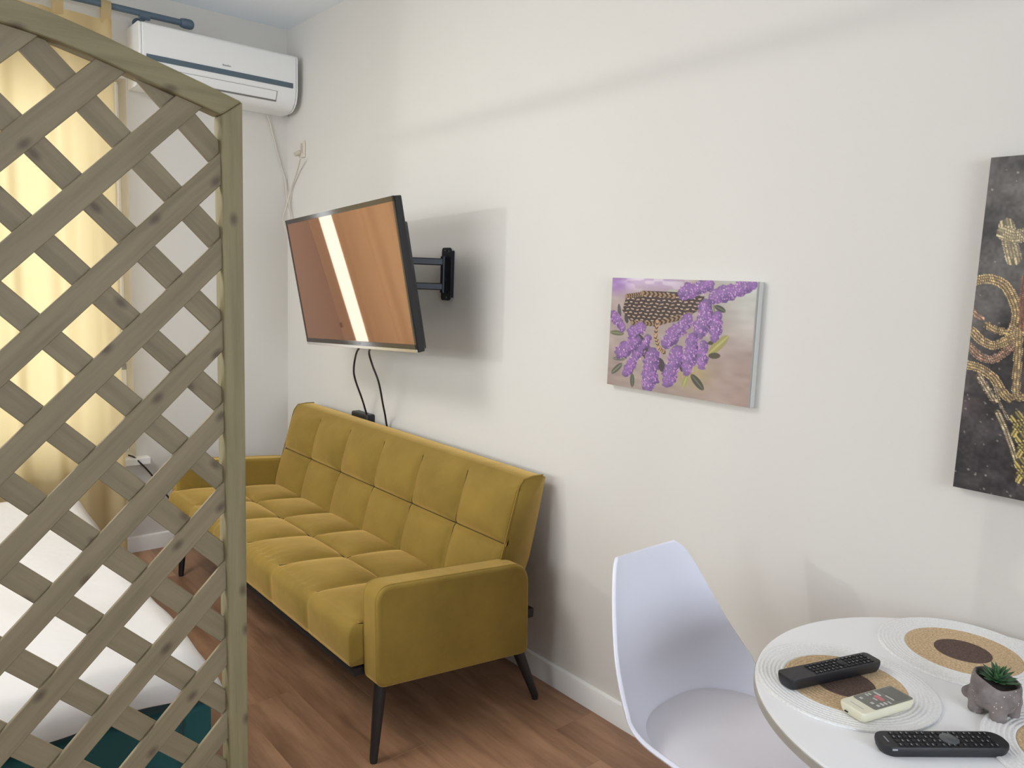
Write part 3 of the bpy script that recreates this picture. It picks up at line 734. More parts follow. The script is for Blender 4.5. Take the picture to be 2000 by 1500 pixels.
def seg_d(gy, gz, p, q):                                       # distance to segment and position along it
    d = np.array(q)-np.array(p); L2 = (d**2).sum()+1e-12
    t = np.clip(((gy-p[0])*d[0]+(gz-p[1])*d[1])/L2, 0, 1)
    return np.hypot(gy-p[0]-t*d[0], gz-p[1]-t*d[1]), t
XF = XW-0.026
def W1(p): q = at(p[0]/4.4105+1160, p[1]/4.4118+500, 0, XF); return (q.y, q.z)     # close-up measure -> canvas metres
m1 = 4.4*0.0
ky = abs(W1((1000, 600))[0]-W1((900, 600))[0])/100            # metres per close-up pixel
TL, BLc, TRc, BRc = W1((172, 182)), W1((103, 1100)), W1((1420, 228)), W1((1338, 1308))
PY1, PY0 = (TL[0]+BLc[0])/2, (TRc[0]+BRc[0])/2; PZ1, PZ0 = (TL[1]+TRc[1])/2, (BLc[1]+BRc[1])/2
def lilac(gy, gz):
    s = (PY1-gy)/(PY1-PY0); t = (PZ1-gz)/(PZ1-PZ0)
    c = np.zeros(gy.shape+(3,)); c[:] = (164, 148, 142)
    nz_ = vnoise(s, t, 1, 5); n2_ = vnoise(s, t*2, 2, 14)
    c = blend(c, np.clip((t-0.45)*1.6, 0, 1)*0.8, (146, 128, 118))
    c = blend(c, np.clip((s-0.6)*3, 0, 1)*np.clip(1.1-1.6*t, 0, 1), (196, 198, 190))
    c = blend(c, np.clip((s-0.62)*3, 0, 1)*np.clip(t*1.6-0.5, 0, 1)*0.8, (168, 144, 134))
    c = blend(c, np.exp(-((s-0.62)/0.12)**2-((t-0.8)/0.12)**2)*0.6, (186, 166, 104))
    c = blend(c, np.clip((0.16-t)*9, 0, 1)*np.clip((0.62-s)*6, 0, 1), (186, 164, 190))
    c = blend(c, np.clip((0.13-t)*9, 0, 1)*np.clip((0.62-s)*6, 0, 1)*(n2_ > 0.52)*0.7, (216, 204, 214))
    c = blend(c, np.clip((0.2-t)*9, 0, 1)*np.clip((0.18-s)*8, 0, 1)*0.7, (140, 104, 168))
    c += ((nz_-0.5)*22 + (n2_-0.5)*14)[..., None]
    def leaf(p, q, w_, rgb, rgb2=None):
        nonlocal c
        d, tt = seg_d(gy, gz, W1(p), W1(q)); wd = w_*ky*np.sqrt(np.clip(4*tt*(1-tt), 0, 1))*0.9+1e-6
        m = np.clip((wd-d)/(0.0012), 0, 1); c = blend(c, m, rgb)
        if rgb2: c = blend(c, m*np.clip(1-d/(wd*0.35), 0, 1), rgb2)
    # dark hollows between the flower heads
    for p, q, w_ in (((330, 640), (560, 980), 60), ((560, 880), (600, 1000), 40), ((740, 820), (760, 1000), 30), ((690, 340), (960, 420), 60), ((880, 760), (900, 900), 30), ((980, 430), (1040, 700), 40)):
        leaf(p, q, w_, (70, 58, 66))
    for p, q, w_, a, b in (((1040, 430), (1135, 480), 24, (66, 66, 58), (110, 112, 92)), ((1010, 380), (1035, 500), 22, (118, 116, 92), (160, 156, 128)), ((975, 755), (1115, 730), 22, (70, 64, 50), None), ((985, 845), (1160, 690), 42, (150, 142, 88), (182, 172, 110)), ((985, 860), (1090, 860), 26, (76, 70, 54), None),
                           ((765, 1130), (805, 1030), 26, (150, 148, 92), (180, 176, 118)), ((835, 1020), (945, 1155), 34, (72, 72, 60), (110, 106, 84)), ((330, 1130), (330, 1010), 26, (78, 82, 70), (116, 122, 104)), ((150, 1010), (245, 925), 28, (84, 84, 72), (140, 138, 124)), ((140, 655), (260, 670), 24, (96, 98, 74), (140, 140, 104)),
                           ((215, 410), (225, 540), 22, (86, 80, 82), None), ((270, 500), (290, 580), 22, (70, 66, 66), None), ((160, 880), (270, 890), 18, (96, 92, 84), (150, 146, 136)), ((640, 300), (730, 315), 20, (168, 168, 150), None)):
        leaf(p, q, w_, a, b)
    # basket
    poly = [W1(p) for p in ((275, 360), (430, 298), (740, 312), (955, 350), (905, 470), (720, 560), (540, 600), (330, 580), (245, 470))]
    inside = np.zeros(gy.shape, bool)
    for i in range(len(poly)):
        (a0, b0), (a1, b1) = poly[i-1], poly[i]
        cr = ((b0 > gz) != (b1 > gz)) & (gy < (a1-a0)*(gz-b0)/(b1-b0+1e-12)+a0); inside ^= cr
    wv = np.sin((gz-PZ0)*2*PI/0.0105 + 0.9*np.sin((gy-PY0)*2*PI/0.045)); ws = np.sin((gy-PY0)*2*PI/0.02 + np.floor((gz-PZ0)/0.0105)*2.1)
    bc = np.zeros(c.shape); bc[:] = (62, 48, 48)
    bc = blend(bc, ((wv > 0.45) & (ws > -0.25)).astype(float)*0.9, (168, 142, 116)); bc = blend(bc, ((wv > 0.8) & (ws > 0.2)).astype(float)*0.8, (210, 188, 158))
    c = np.where(inside[..., None], bc, c)
    for p, q in (((285, 345), (420, 330)), ((420, 318), (690, 350)), ((330, 575), (540, 590)), ((560, 580), (830, 500))):
        d, tt = seg_d(gy, gz, W1(p), W1(q)); st = np.sin(tt*45+d*400) > 0
        c = np.where(((d < 18*ky))[..., None], np.where(st[..., None], (150, 122, 92), (62, 46, 40)), c)
    for p, q in (((545, 565), (530, 690)), ((530, 690), (560, 790)), ((560, 790), (605, 830))):
        d, tt = seg_d(gy, gz, W1(p), W1(q)); st = np.sin(tt*22+d*500) > -0.1
        c = np.where(((d < 17*ky))[..., None], np.where(st[..., None], (184, 150, 112), (84, 62, 50)), c)
    # flower heads
    heads = [((760, 320), (1000, 250), 58), ((1030, 360), (1360, 250), 62), ((915, 650), (965, 430), 78), ((1040, 690), (1060, 520), 56), ((625, 740), (815, 545), 64), ((800, 970), (850, 710), 66), ((925, 930), (945, 760), 52), ((640, 1070), (715, 830), 78),
             ((470, 1110), (500, 850), 90), ((435, 770), (470, 710), 45), ((275, 1000), (395, 810), 52), ((225, 830), (370, 730), 70), ((320, 660), (420, 610), 58), ((170, 510), (250, 620), 50)]
    r = np.random.default_rng(5)
    for p, q, w_ in heads:
        P, Q = W1(p), W1(q); d, tt = seg_d(gy, gz, P, Q); nn = vnoise(s, t, 9, 42)
        wd = w_*ky*(0.62+0.5*nn+0.1*np.sin(tt*9))*(0.72+0.38*np.sin(PI*np.clip(tt*0.8+0.15, 0, 1)))
        m = np.clip((wd-d)/0.0015, 0, 1); c = blend(c, m*0.97, (128, 98, 148)); c = blend(c, m*np.clip(d/(wd+1e-9)*2.2-1.2, 0, 1)*0.6, (98, 76, 112))
        side = ((gy-P[0])*(Q[1]-P[1])-(gz-P[1])*(Q[0]-P[0])); c = blend(c, m*np.clip(-side/(math.dist(P, Q)*wd+1e-9)*0.9+0.1, 0, 0.8), (92, 66, 116)); c = blend(c, m*0.5*(vnoise(s, t, 11, 30) > 0.55), (142, 98, 164))
        cnt = int(90*w_/60*(math.dist(p, q)+60)/240)
        for _ in range(cnt):
            a = r.uniform(-0.08, 1.08); off = (r.uniform(-1, 1))*w_*ky*0.88
            dx = np.array(Q)-np.array(P); ln = math.hypot(*dx)+1e-9; nx_ = np.array([-dx[1], dx[0]])/ln
            pt = np.array(P)+dx*a+nx_*off; rad = r.uniform(0.0016, 0.0030)
            if pt[0] < PY0 or pt[0] > PY1 or pt[1] < PZ0 or pt[1] > PZ1: continue
            iy = int((pt[0]-PY0)/(PY1-PY0)*(gy.shape[0]-1)); iz = int((pt[1]-PZ0)/(PZ1-PZ0)*(gy.shape[1]-1)); k = 4
            sl_ = (slice(max(iy-k, 0), iy+k+1), slice(max(iz-k, 0), iz+k+1))
            dd = np.hypot(gy[sl_]-pt[0], gz[sl_]-pt[1]); mm = np.clip((rad-dd)/0.0010, 0, 1)*0.88
            colr = [(188, 140, 194), (172, 122, 184), (204, 160, 204), (158, 108, 172), (222, 190, 216)][r.choice(5, p=[.34, .28, .18, .17, .03])]
            c[sl_] = blend(c[sl_], mm, colr)
    return c
pc = thing('lilac_painting', 'small canvas painting of purple lilacs spilling from a wicker basket, on the white wall', 'painting', (XW, (PY0+PY1)/2, (PZ0+PZ1)/2))
MB().box((-0.0255, PY0-(PY0+PY1)/2, PZ0-(PZ0+PZ1)/2), (-0.001, PY1-(PY0+PY1)/2, PZ1-(PZ0+PZ1)/2)).build('canvas', M_canvas, pc)
paint_grid('painted_face', PY0, PY1, PZ0, PZ1, -0.0262, 300, 200, lilac, pc, (PY0+PY1)/2, (PZ0+PZ1)/2)
eb = MB().box((-0.0275, -(PY1-PY0)/2-0.0008, -(PZ1-PZ0)/2), (-0.0235, -(PY1-PY0)/2+0.003, (PZ1-PZ0)/2))
eb.build('canvas_edge', mat('grey_canvas_edge', (150, 152, 148), 0.8), pc)

# tall dark beaded panel at the right
q0, q1 = at(1935, 308, 0, XF), at(1862, 950, 0, XF)
QY1 = (q0.y+q1.y)/2; QZ1, QZ0 = q0.z, q1.z; QY0 = QY1-0.48
def W2(p): q = at(p[0], p[1], 0, XF); return (q.y, q.z)
def beads(gy, gz):
    s = (QY1-gy); t = (QZ1-gz)
    c = np.zeros(gy.shape+(3,)); c[:] = (82, 78, 75)
    c = blend(c, np.clip((t-0.25)*3, 0, 1), (52, 46, 47))
    a = vnoise(s+1, t, 21, 14); b = vnoise(s+1, t, 22, 45); e = vnoise(s+1, t, 23, 170)
    c += ((a-0.5)*56+(b-0.5)*30+(e-0.5)*22)[..., None]*np.array([1, 0.97, 0.95])
    c = blend(c, np.clip((vnoise(s, t+2, 24, 12)-0.62)*5, 0, 1)*np.clip((t-0.45)*6, 0, 1)*0.5, (96, 72, 66))
    c = blend(c, np.exp(-((t-0.50)/0.006)**2)*0.8, (34, 28, 30))
    def stroke(pts, w_, rgb, dark=(96, 74, 58), bead=0.0042):
        nonlocal c
        w_ = w_*0.8; P = smooth_pts([(*W2(p), 0) for p in pts], 10); acc = 0
        best = np.full(gy.shape, 9.0); al = np.zeros(gy.shape); ac_ = np.zeros(gy.shape)
        for k in range(len(P)-1):
            d, tt = seg_d(gy, gz, P[k][:2], P[k+1][:2]); ln = (P[k+1]-P[k]).length
            dx = P[k+1]-P[k]; sg = ((gy-P[k].x)*-dx.y+(gz-P[k].y)*dx.x)/(ln+1e-9)
            up = d < best; best = np.where(up, d, best); al = np.where(up, acc+tt*ln, al); ac_ = np.where(up, sg, ac_); acc += ln
        m = best < w_
        c = blend(c, m.astype(float)*0.75, dark)
        lane = np.floor(ac_/0.0056)
        bd = np.hypot(((al/bead+lane*0.37) % 1-0.5), ((ac_/0.0056) % 1-0.5))
        jit = vnoise(al*1.0, lane*0.13, 31, 240)
        cc = np.array(rgb, float)*(0.72+0.6*jit[..., None])
        mm = np.clip((0.44-bd)/0.15, 0, 1)*m; c = c*(1-mm[..., None]) + cc*mm[..., None]
    gold = (206, 178, 122); rose = (186, 146, 118); cream = (206, 190, 152)
    # pale curved piece near the top
    stroke([(1966, 440), (1972, 470), (1980, 505)], 0.018, (196, 180, 142), (120, 106, 84)); stroke([(1960, 455), (1985, 462), (2030, 448), (2080, 430)], 0.017, cream, (130, 116, 92))
    stroke([(1905, 548), (1935, 545), (1965, 560), (1984, 600), (1984, 630), (1970, 665)], 0.012, gold)
    stroke([(1893, 585), (1902, 610), (1917, 622)], 0.008, rose); stroke([(1928, 635), (1945, 645), (1962, 648)], 0.009, gold)
    stroke([(1897, 645), (1920, 667), (1945, 674), (1975, 660), (2010, 640)], 0.011, gold)
    stroke([(1892, 675), (1915, 697), (1940, 702), (1965, 686), (1985, 668)], 0.010, rose)
    stroke([(1888, 712), (1915, 720), (1940, 738), (1958, 765), (1970, 778)], 0.011, gold)
    stroke([(1912, 735), (1925, 755), (1942, 782)], 0.009, cream)
    stroke([(1948, 805), (1960, 830), (1975, 870), (1990, 915)], 0.007, cream); stroke([(1942, 750), (1952, 785), (1970, 820)], 0.003, cream)
    stroke([(1990, 640), (1988, 700), (1985, 770), (2000, 775)], 0.010, gold); stroke([(2005, 545), (2000, 600), (2003, 640)], 0.012, (150, 96, 74))
    for x_, y_ in ((1990, 830), (2000, 870), (1998, 920), (2020, 850)): stroke([(x_, y_-12), (x_+8, y_), (x_, y_+14)], 0.02, (190, 170, 96), (60, 54, 40), 0.006)
    for k in range(6):                                         # further swirls past the frame
        x_ = 2060+k*75; stroke([(x_, 420+20*k), (x_+60, 520), (x_+20, 640), (x_+70, 760)], 0.011, gold)
        stroke([(x_-20, 700), (x_+30, 800), (x_+10, 920)], 0.008, cream)
    r = np.random.default_rng(8)
    for _ in range(420):
        py_, pz_ = r.uniform(QY0, QY1), QZ1-(QZ1-QZ0)*r.beta(1.4, 1.0); rad = r.uniform(0.0012, 0.0028)
        iy = int((py_-QY0)/(QY1-QY0)*(gy.shape[0]-1)); iz = int((pz_-QZ0)/(QZ1-QZ0)*(gy.shape[1]-1)); k = 4
        sl_ = (slice(max(iy-k, 0), iy+k+1), slice(max(iz-k, 0), iz+k+1))
        c[sl_] = blend(c[sl_], np.clip((rad-np.hypot(gy[sl_]-py_, gz[sl_]-pz_))/0.0009, 0, 1)*0.7, (176, 168, 156))
    return c
pd = thing('dark_beaded_panel', 'tall dark canvas with swirls of golden beads, at the right edge of the wall', 'painting', (XW, (QY0+QY1)/2, (QZ0+QZ1)/2))
MB().box((-0.0255, QY0-(QY0+QY1)/2, QZ0-(QZ0+QZ1)/2), (-0.001, QY1-(QY0+QY1)/2, QZ1-(QZ0+QZ1)/2)).build('canvas', M_canvasd, pd)
paint_grid('painted_face', QY0, QY1, QZ0, QZ1, -0.0262, 240, 360, beads, pd, (QY0+QY1)/2, (QZ0+QZ1)/2)

# ------------------------------------------------------------------ chair
CX, CY = 1.413, 0.885
ch = thing('dining_chair', 'white moulded plastic shell chair with a padded seat, facing the round table', 'chair', (CX, CY, 0), (0, 0, math.radians(0)))
prof = [(0.262, 0.818), (0.250, 0.79), (0.232, 0.72), (0.212, 0.635), (0.190, 0.56), (0.160, 0.50), (0.115, 0.462), (0.05, 0.442), (-0.04, 0.435), (-0.12, 0.437), (-0.19, 0.445), (-0.225, 0.443), (-0.245, 0.430)]
wid = [0.112, 0.144, 0.178, 0.210, 0.232, 0.243, 0.245, 0.244, 0.236, 0.230, 0.212, 0.185, 0.135]
crl = [0.022, 0.030, 0.045, 0.066, 0.088, 0.098, 0.092, 0.080, 0.070, 0.058, 0.040, 0.02, 0.005]
pp = smooth_pts([(a, b, 0) for a, b in prof], 4); ww = [p.x for p in smooth_pts([(a, 0, 0) for a in wid], 4)]; cl = [p.x for p in smooth_pts([(a, 0, 0) for a in crl], 4)]
NU = 28; v = []; f = []
def shell_pt(i, u, off=0.0):
    p = pp[i]; a = pp[max(i-1, 0)]; b = pp[min(i+1, len(pp)-1)]; t = (b-a).normalized(); nrm = Vector((-t.y, t.x))   # (y, z)
    if nrm.x > 0 and i < len(pp)//2: nrm = -nrm
    if nrm.y < 0 and i >= len(pp)//2: nrm = -nrm
    k = cl[i]*abs(u)**2.6 + off
    return Vector((u*ww[i]*(1-0.06*abs(u)**4), p.x+nrm.x*k, p.y+nrm.y*k))
for i in range(len(pp)):
    for j in range(NU+1): v.append(shell_pt(i, 2*j/NU-1))
f = [(i*(NU+1)+j, (i+1)*(NU+1)+j, (i+1)*(NU+1)+j+1, i*(NU+1)+j+1) for i in range(len(pp)-1) for j in range(NU)]
sh = from_py('shell', v, f, M_plastic, ch, True)
md = sh.modifiers.new('thickness', 'SOLIDIFY'); md.thickness = 0.010; md.offset = 0
md = sh.modifiers.new('round', 'BEVEL'); md.width = 0.004; md.segments = 3; md.limit_method = 'ANGLE'; md.angle_limit = math.radians(50)
# seat pad
NR, NT = 10, 56; v = [(0, -0.035, 0.482)]
def pad_edge(a): return Vector((0.198*math.copysign(abs(math.cos(a))**0.85, math.cos(a)), -0.035+0.192*math.copysign(abs(math.sin(a))**0.85, math.sin(a))))
for r_ in range(1, NR+1):
    for t in range(NT):
        q = pad_edge(2*PI*t/NT); k = r_/NR; dz = 0.040*(1-k**5) if r_ < NR else 0.0
        ex = 0.0 if q.y < 0 else 0.03*(q.y/0.16)**2*k
        v.append((q.x*k, -0.035+(q.y+0.035)*k, 0.452+dz*0.8+0.028*(abs(q.x)/0.2)**2*k**2+ex))
f = [(0, 1+t, 1+(t+1) % NT) for t in range(NT)] + [(1+(r_-1)*NT+t, 1+r_*NT+t, 1+r_*NT+(t+1) % NT, 1+(r_-1)*NT+(t+1) % NT) for r_ in range(1, NR) for t in range(NT)]
from_py('seat_pad', v, f, M_pad, ch, True)
MB().tube([(0, -0.02, 0.36), (0, -0.02, 0.432)], [0.09, 0.11], 20).build('under_seat_mount', M_black, ch, True)
for sx in (-1, 1):
    for sy in (-1, 1):
        MB().tube([(sx*0.07, -0.02+sy*0.07, 0.395), (sx*0.215, -0.02+sy*0.205, 0.0)], [0.017, 0.012], 12).build('leg', M_beech, ch, True)

# ------------------------------------------------------------------ table
K = 0.9658
TX, TY, TZ, TRd = 1.494*K, 0.404*K, 0.745, 0.400*K
tb = thing('round_table', 'round white dining table with a grey edge, beside the white chair', 'table', (TX, TY, 0))
MB().lathe([(0, TZ-0.022), (TRd-0.004, TZ-0.022), (TRd-0.001, TZ-0.019), (TRd-0.001, TZ-0.003), (TRd-0.003, TZ-0.0005), (TRd-0.006, TZ), (0, TZ)], 128).build('tabletop', M_top, tb, True, angle=50)
MB().lathe([(TRd-0.0012, TZ-0.0195), (TRd+0.0006, TZ-0.0185), (TRd+0.0006, TZ-0.0045), (TRd-0.0012, TZ-0.0035)], 128).build('edge_band', M_edge, tb, True)
MB().lathe([(0, TZ-0.0225), (0.16, TZ-0.0225), (0.16, TZ-0.032), (0.05, TZ-0.05), (0.032, TZ-0.12), (0.026, 0.40), (0.030, 0.16), (0.06, 0.06), (0.16, 0.022), (0.235, 0.010), (0.24, 0.0), (0, 0)], 64).build('pedestal', M_white, tb, True, angle=50)

# ------------------------------------------------------------------ placemats
def placemat(cx, cy, label):
    t = thing('placemat', label, 'placemat', (cx*K, cy*K, TZ+0.0003), (0, 0, random.uniform(0, 6)), 'round braided placemats on the table'); t.scale = (K, K, K)
    def coil(r0, r1, n):
        prof = [(r0, 0)] if r0 > 1e-6 else []
        step = (r1-r0)/n
        for k in range(n):
            for q in (0, 0.25, 0.5, 0.75): prof.append((r0+step*(k+q), 0.0035+0.0013*math.sin(PI*q)))
        prof += [(r1, 0.0035), (r1, 0)]
        return MB().lathe(prof, 96)
    coil(0.0, 0.0528, 7).build('centre_disc', M_brown, t, True, angle=60)
    coil(0.0532, 0.1080, 7).build('jute_ring', M_jute, t, True, angle=60)
    coil(0.1084, 0.1600, 7).build('white_ring', M_wbraid, t, True, angle=60)
    return t
placemat(1.380, 0.613, 'round braided placemat lying under a black and a cream remote control')
placemat(1.712, 0.526, 'round braided placemat with brown centre lying nearest the wall, behind the plant pot')
placemat(1.475, 0.246, 'round braided placemat cut off at the bottom right corner of the photo')

# ------------------------------------------------------------------ remote controls
def frame2(p0, p1):                                            # heading from p0 to p1 in the table plane
    return math.atan2(p1[1]-p0[1], p1[0]-p0[0])
def remote_body(L_, W_, H_, taper, round_, m, parent, top_in=0.0025):
    secs = [(-H_, 0.80), (-H_*0.72, 0.93), (-H_*0.3, 1.0), (-0.0015, 0.995), (0.0, 0.975)]
    out = rrect(L_, W_, round_, 6); k = len(out); v = []; f = []
    for z_, s in secs:
        ins = (1-s)*W_*0.5
        for a, b in out:
            v.append((a-math.copysign(min(ins, abs(a)), a), b-math.copysign(min(ins, abs(b)), b), z_))
    for q in range(len(secs)-1): f += [(q*k+i, q*k+(i+1) % k, (q+1)*k+(i+1) % k, (q+1)*k+i) for i in range(k)]
    f += [tuple(reversed(range(k))), tuple(range((len(secs)-1)*k, len(secs)*k))]
    return from_py('body', v, f, m, parent, True)
def keys(lst, h, name, m, parent, z0=-0.0005):
    b = MB()
    for x_, y_, a, c in lst: b.box((x_-a/2, y_-c/2, z0), (x_+a/2, y_+c/2, h))
    o = b.build(name, m, parent); o['kind'] = 'stuff'; return o
# A: black remote lying across the first placemat
sK = lambda p: (p[0]*K, p[1]*K)
A0, A1 = sK((1.2685, 0.6735)), sK((1.4785, 0.6075))
la = math.dist(A0, A1); H = 0.021
ra_ = thing('remote_control', 'black remote control with many keys lying across the left placemat', 'remote control', ((A0[0]+A1[0])/2, (A0[1]+A1[1])/2, TZ+0.0062+H), (0, math.radians(0), frame2(A0, A1)), 'remote controls on the table')
o = remote_body(la+0.004, 0.040, H, 0.8, 0.008, M_black, ra_); o.data.set_sharp_from_angle(angle=math.radians(35))
kl = []
for r_ in range(15):
    for c_i in range(4):
        if r_ in (7, 8) and c_i in (1, 2): continue
        kl.append((-0.045+r_*0.0096, -0.0125+c_i*0.0083, 0.0055, 0.0045))
ka = keys(kl, 0.0016, 'keys', M_keyd, ra_)
keys([(x_, y_, 0.0012, 0.0036) for x_, y_, a, c in kl if (int(x_*1e4)+int(y_*1e4)) % 3 != 0], 0.0018, 'key_print', M_keyp, ka, 0.0015)
MB().lathe([(0, -0.0003), (0.0085, -0.0003), (0.0085, 0.0018), (0.006, 0.0022), (0, 0.0022)], 24, (0.0265, 0, 0)).build('direction_pad', M_keyd, ra_, True)
# B: cream air conditioner remote
B0, B1 = sK((1.2655, 0.5475)), sK((1.391, 0.5145)); lb = math.dist(B0, B1); H = 0.019
rb_ = thing('remote_control', 'cream remote control with a grey face and pink key lying on the left placemat', 'remote control', ((B0[0]+B1[0])/2, (B0[1]+B1[1])/2, TZ+0.0062+H), (0, 0, frame2(B0, B1)), 'remote controls on the table')
o = remote_body(lb, 0.052, H, 1, 0.009, M_cream, rb_); o.data.set_sharp_from_angle(angle=math.radians(35))
md = o.modifiers.new('soft', 'BEVEL'); md.width = 0.002; md.segments = 3; md.limit_method = 'ANGLE'; md.angle_limit = math.radians(30)
MB().prism(rrect(0.094, 0.046, 0.004, 4, 0.014, 0), -0.0003, 0.0006, 2).build('face_plate', M_face, rb_)
MB().prism(rrect(0.030, 0.036, 0.002, 3, 0.042, 0.0), 0.0006, 0.0009, 2).build('display', mat('lcd_grey', (98, 98, 92), 0.25), rb_)
keys([(-0.024, 0.013, 0.005, 0.005), (-0.006, 0.0165, 0.003, 0.006), (0.001, 0.0165, 0.003, 0.006), (0.014, 0.012, 0.004, 0.014), (0.0225, -0.006, 0.003, 0.016), (-0.0045, 0.001, 0.003, 0.008), (-0.020, -0.006, 0.005, 0.005), (-0.018, -0.016, 0.005, 0.005), (-0.008, -0.0155, 0.004, 0.007), (0.0, -0.0155, 0.004, 0.007), (0.009, -0.0165, 0.003, 0.007)], 0.0014, 'keys', M_key, rb_, 0.0004)
MB().prism(rrect(0.009, 0.017, 0.003, 3, 0.0045, 0.0005), 0.0004, 0.0018, 2).build('pink_key', M_pink, rb_)
MB().box((-0.0495, -0.013, -0.0002), (-0.0485, 0.013, 0.0003)).build('maker_mark', M_grey, rb_)
MB().box((-lb/2-0.0004, 0.006, -0.0135), (-lb/2+0.002, 0.012, -0.0115)).build('latch', M_black, rb_)
# C: black remote on the bare table
C0, C1 = sK((1.219, 0.481)), sK((1.386, 0.349)); lc = math.dist(C0, C1); H = 0.018
rc_ = thing('remote_control', 'black remote control with a round grey pad lying on the bare table in front', 'remote control', ((C0[0]+C1[0])/2, (C0[1]+C1[1])/2, TZ+0.0008+H), (0, math.radians(-0.5), frame2(C0, C1)), 'remote controls on the table')
o = remote_body(lc, 0.046, H, 1, 0.019, M_black, rc_); o.data.set_sharp_from_angle(angle=math.radians(35))
kl = []
for r_ in range(19):
    x_ = -0.074+r_*0.0085
    if x_ > 0.086: break
    for c_i in range(4):
        y_ = -0.0155+c_i*0.0103
        if -0.012 < x_-0.012 < 0.012 and abs(y_) < 0.013: continue
        kl.append((x_, y_, 0.005, 0.006))
kc = keys(kl, 0.0013, 'keys', M_keyd, rc_)
keys([(x_, y_, 0.0014, 0.0040) for k, (x_, y_, a, c) in enumerate(kl) if k % 3 != 1], 0.0015, 'key_print', M_keyp, kc, 0.0012)
o = MB().lathe([(0, -0.0003), (0.0135, -0.0003), (0.0135, 0.0014), (0.012, 0.0022), (0, 0.0024)], 32).build('direction_pad', M_disc, rc_, True); o.location = (0.012, 0, 0); o.scale = (1.05, 1.1, 1)
MB().box((-0.0895, -0.007, -0.0002), (-0.0875, 0.008, 0.0004)).build('maker_mark', M_keyp, rc_)
MB().obox((-0.086, -0.0218, -0.0035), (0.004, 0.0012, 0.0014), Matrix.Rotation(0.0, 3, 'Z')).build('side_mark', M_keyp, rc_)

# ------------------------------------------------------------------ plant pot (little elephant) and succulent
PX, PYc = 1.492*K+0.007, 0.404*K-0.002; PK = 0.87
pt = thing('elephant_planter', 'small speckled grey concrete elephant-shaped pot holding a succulent', 'plant pot', (PX, PYc, TZ+0.0004))
b = MB()
n = 40; prof = [(0, 0.014), (0.024, 0.012), (0.038, 0.022), (0.0435, 0.040), (0.0440, 0.058), (0.0425, 0.070), (0.0405, 0.0755), (0.0375, 0.075), (0.0365, 0.068), (0.034, 0.060), (0, 0.058)]
mb = MB().lathe(prof, n); vv = []
for x_, y_, z_ in mb.v:
    a = math.atan2(y_, x_); k = max(0, (z_-0.055)/0.020)
    dip = math.exp(-(((a-math.radians(205)+PI) % (2*PI)-PI)/0.5)**2)
    vv.append((x_, y_, z_ + k*(0.005*math.cos(a-math.radians(110)) - 0.0075*dip)))
b.add(vv, mb.f)
def blob(c, r, sx=1, sy=1, sz=1):
    m_ = MB().lathe([(0, -1), (0.5, -0.866), (0.866, -0.5), (1, 0), (0.866, 0.5), (0.5, 0.866), (0, 1)], 16)
    b.add([(c[0]+p[0]*r*sx, c[1]+p[1]*r*sy, c[2]+p[2]*r*sz) for p in m_.v], m_.f)
def pol(deg, r): return (r*math.cos(math.radians(deg)), r*math.sin(math.radians(deg)))
for deg, r_ in ((212, 0.031), (300, 0.031), (122, 0.030), (32, 0.030)):
    lx, ly = pol(deg, r_)
    b.lathe([(0, 0), (0.0125, 0), (0.0145, 0.003), (0.0150, 0.02), (0.015, 0.035), (0, 0.035)], 18, (lx, ly, 0))
    blob((*pol(deg, 0.031), 0.034), 0.017, 1, 1, 1.25)
for deg in (172, 248): blob((*pol(deg, 0.0415), 0.050), 0.013, 0.75, 0.75, 1.25)     # ears
b.tube(smooth_pts([(*pol(116, 0.042), 0.046), (*pol(116, 0.052), 0.038), (*pol(116, 0.051), 0.030), (*pol(116, 0.045), 0.026)], 4), 0.0055, 10)   # trunk
po = b.build('pot', M_conc, pt, True); pt.scale = (PK, PK, PK)
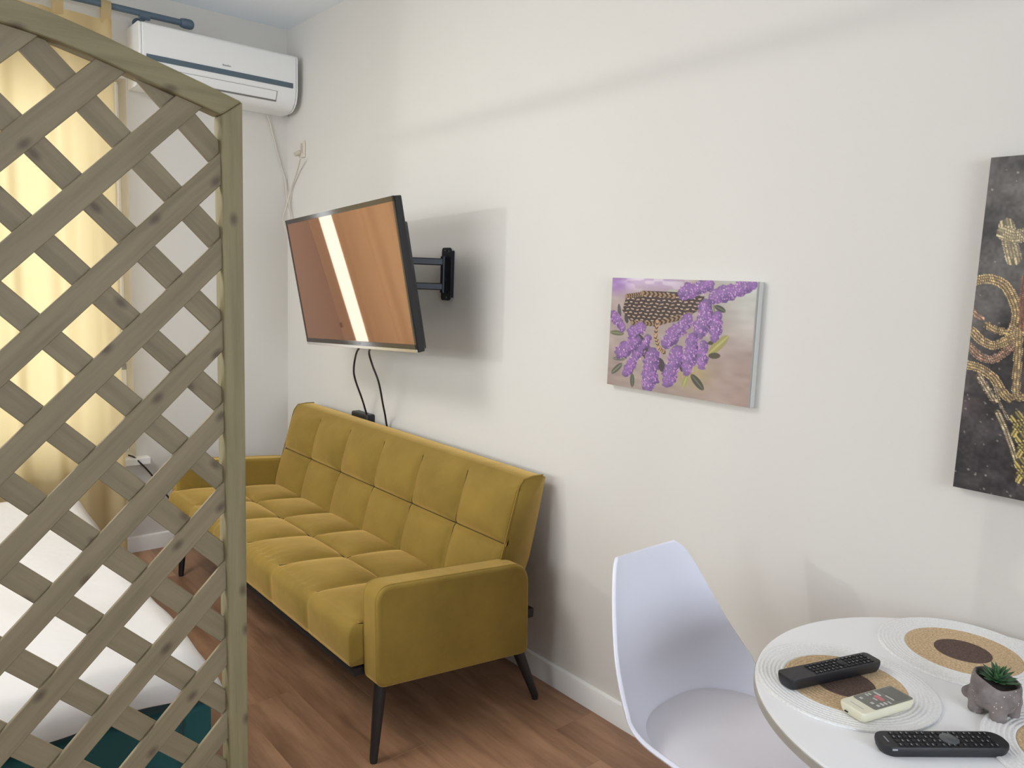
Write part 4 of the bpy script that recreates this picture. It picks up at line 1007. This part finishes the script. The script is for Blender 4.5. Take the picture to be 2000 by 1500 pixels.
md = po.modifiers.new('fuse', 'REMESH'); md.mode = 'VOXEL'; md.voxel_size = 0.0016; md.use_smooth_shade = True
md = po.modifiers.new('soften', 'SMOOTH'); md.factor = 0.6; md.iterations = 5
MB().lathe([(0, 0.0), (0.0335, 0.0), (0.0335, 0.003), (0, 0.005)], 28, (0, 0, 0.0605)).build('soil', M_soil, pt, True)
su = thing('succulent', 'small spiky green succulent growing in the elephant pot', 'plant', (PX+0.001, PYc, TZ+0.0004+0.0662*PK), (0, 0, 0.4)); su.scale = (PK, PK, PK)
lv = []; lf = []
for k in range(7):
    t = k/6; wd = 0.0052*math.sin(PI*(0.18+0.82*t))**0.8*(1-t**4)+0.0002; zc_ = 0.006*t*t
    lv += [(t, -wd/0.03*1, zc_+0.03*wd*10), (t, 0, zc_-0.05*wd*10), (t, wd/0.03, zc_+0.03*wd*10), (t, 0, zc_+0.1)]
# leaf in unit length: pointed, thick, slightly hooked
lv = []
for k in range(8):
    t = k/7; wd = 0.17*(math.sin(PI*(0.22+0.78*t))**0.9) if k < 7 else 0.004; zc_ = 0.10*t*t
    lv += [(t, -wd, zc_+0.35*wd), (t, 0, zc_-0.35*wd), (t, wd, zc_+0.35*wd), (t, 0, zc_+0.25*wd)]
for k in range(7):
    for j in range(4): lf.append((k*4+j, k*4+(j+1) % 4, (k+1)*4+(j+1) % 4, (k+1)*4+j))
lf += [(0, 3, 2, 1), (28, 29, 30, 31)]
leaf0 = from_py('leaf', lv, lf, M_leaf, su, True); first = True
for ring, (cnt, el, ln) in enumerate(((11, 12, 0.038), (10, 28, 0.037), (9, 46, 0.033), (7, 63, 0.029), (4, 80, 0.024))):
    for k in range(cnt):
        o = leaf0 if first else leaf0.copy()
        if not first: COL.objects.link(o); o.parent = su
        first = False
        L_ = ln*random.uniform(0.85, 1.12)
        o.rotation_euler = (0, -math.radians(el+random.uniform(-7, 7)), 2*PI*(k+0.5*(ring % 2))/cnt+random.uniform(-0.15, 0.15))
        o.scale = (L_, L_*0.95, L_*0.95); o.location = (0, 0, 0.002*ring)
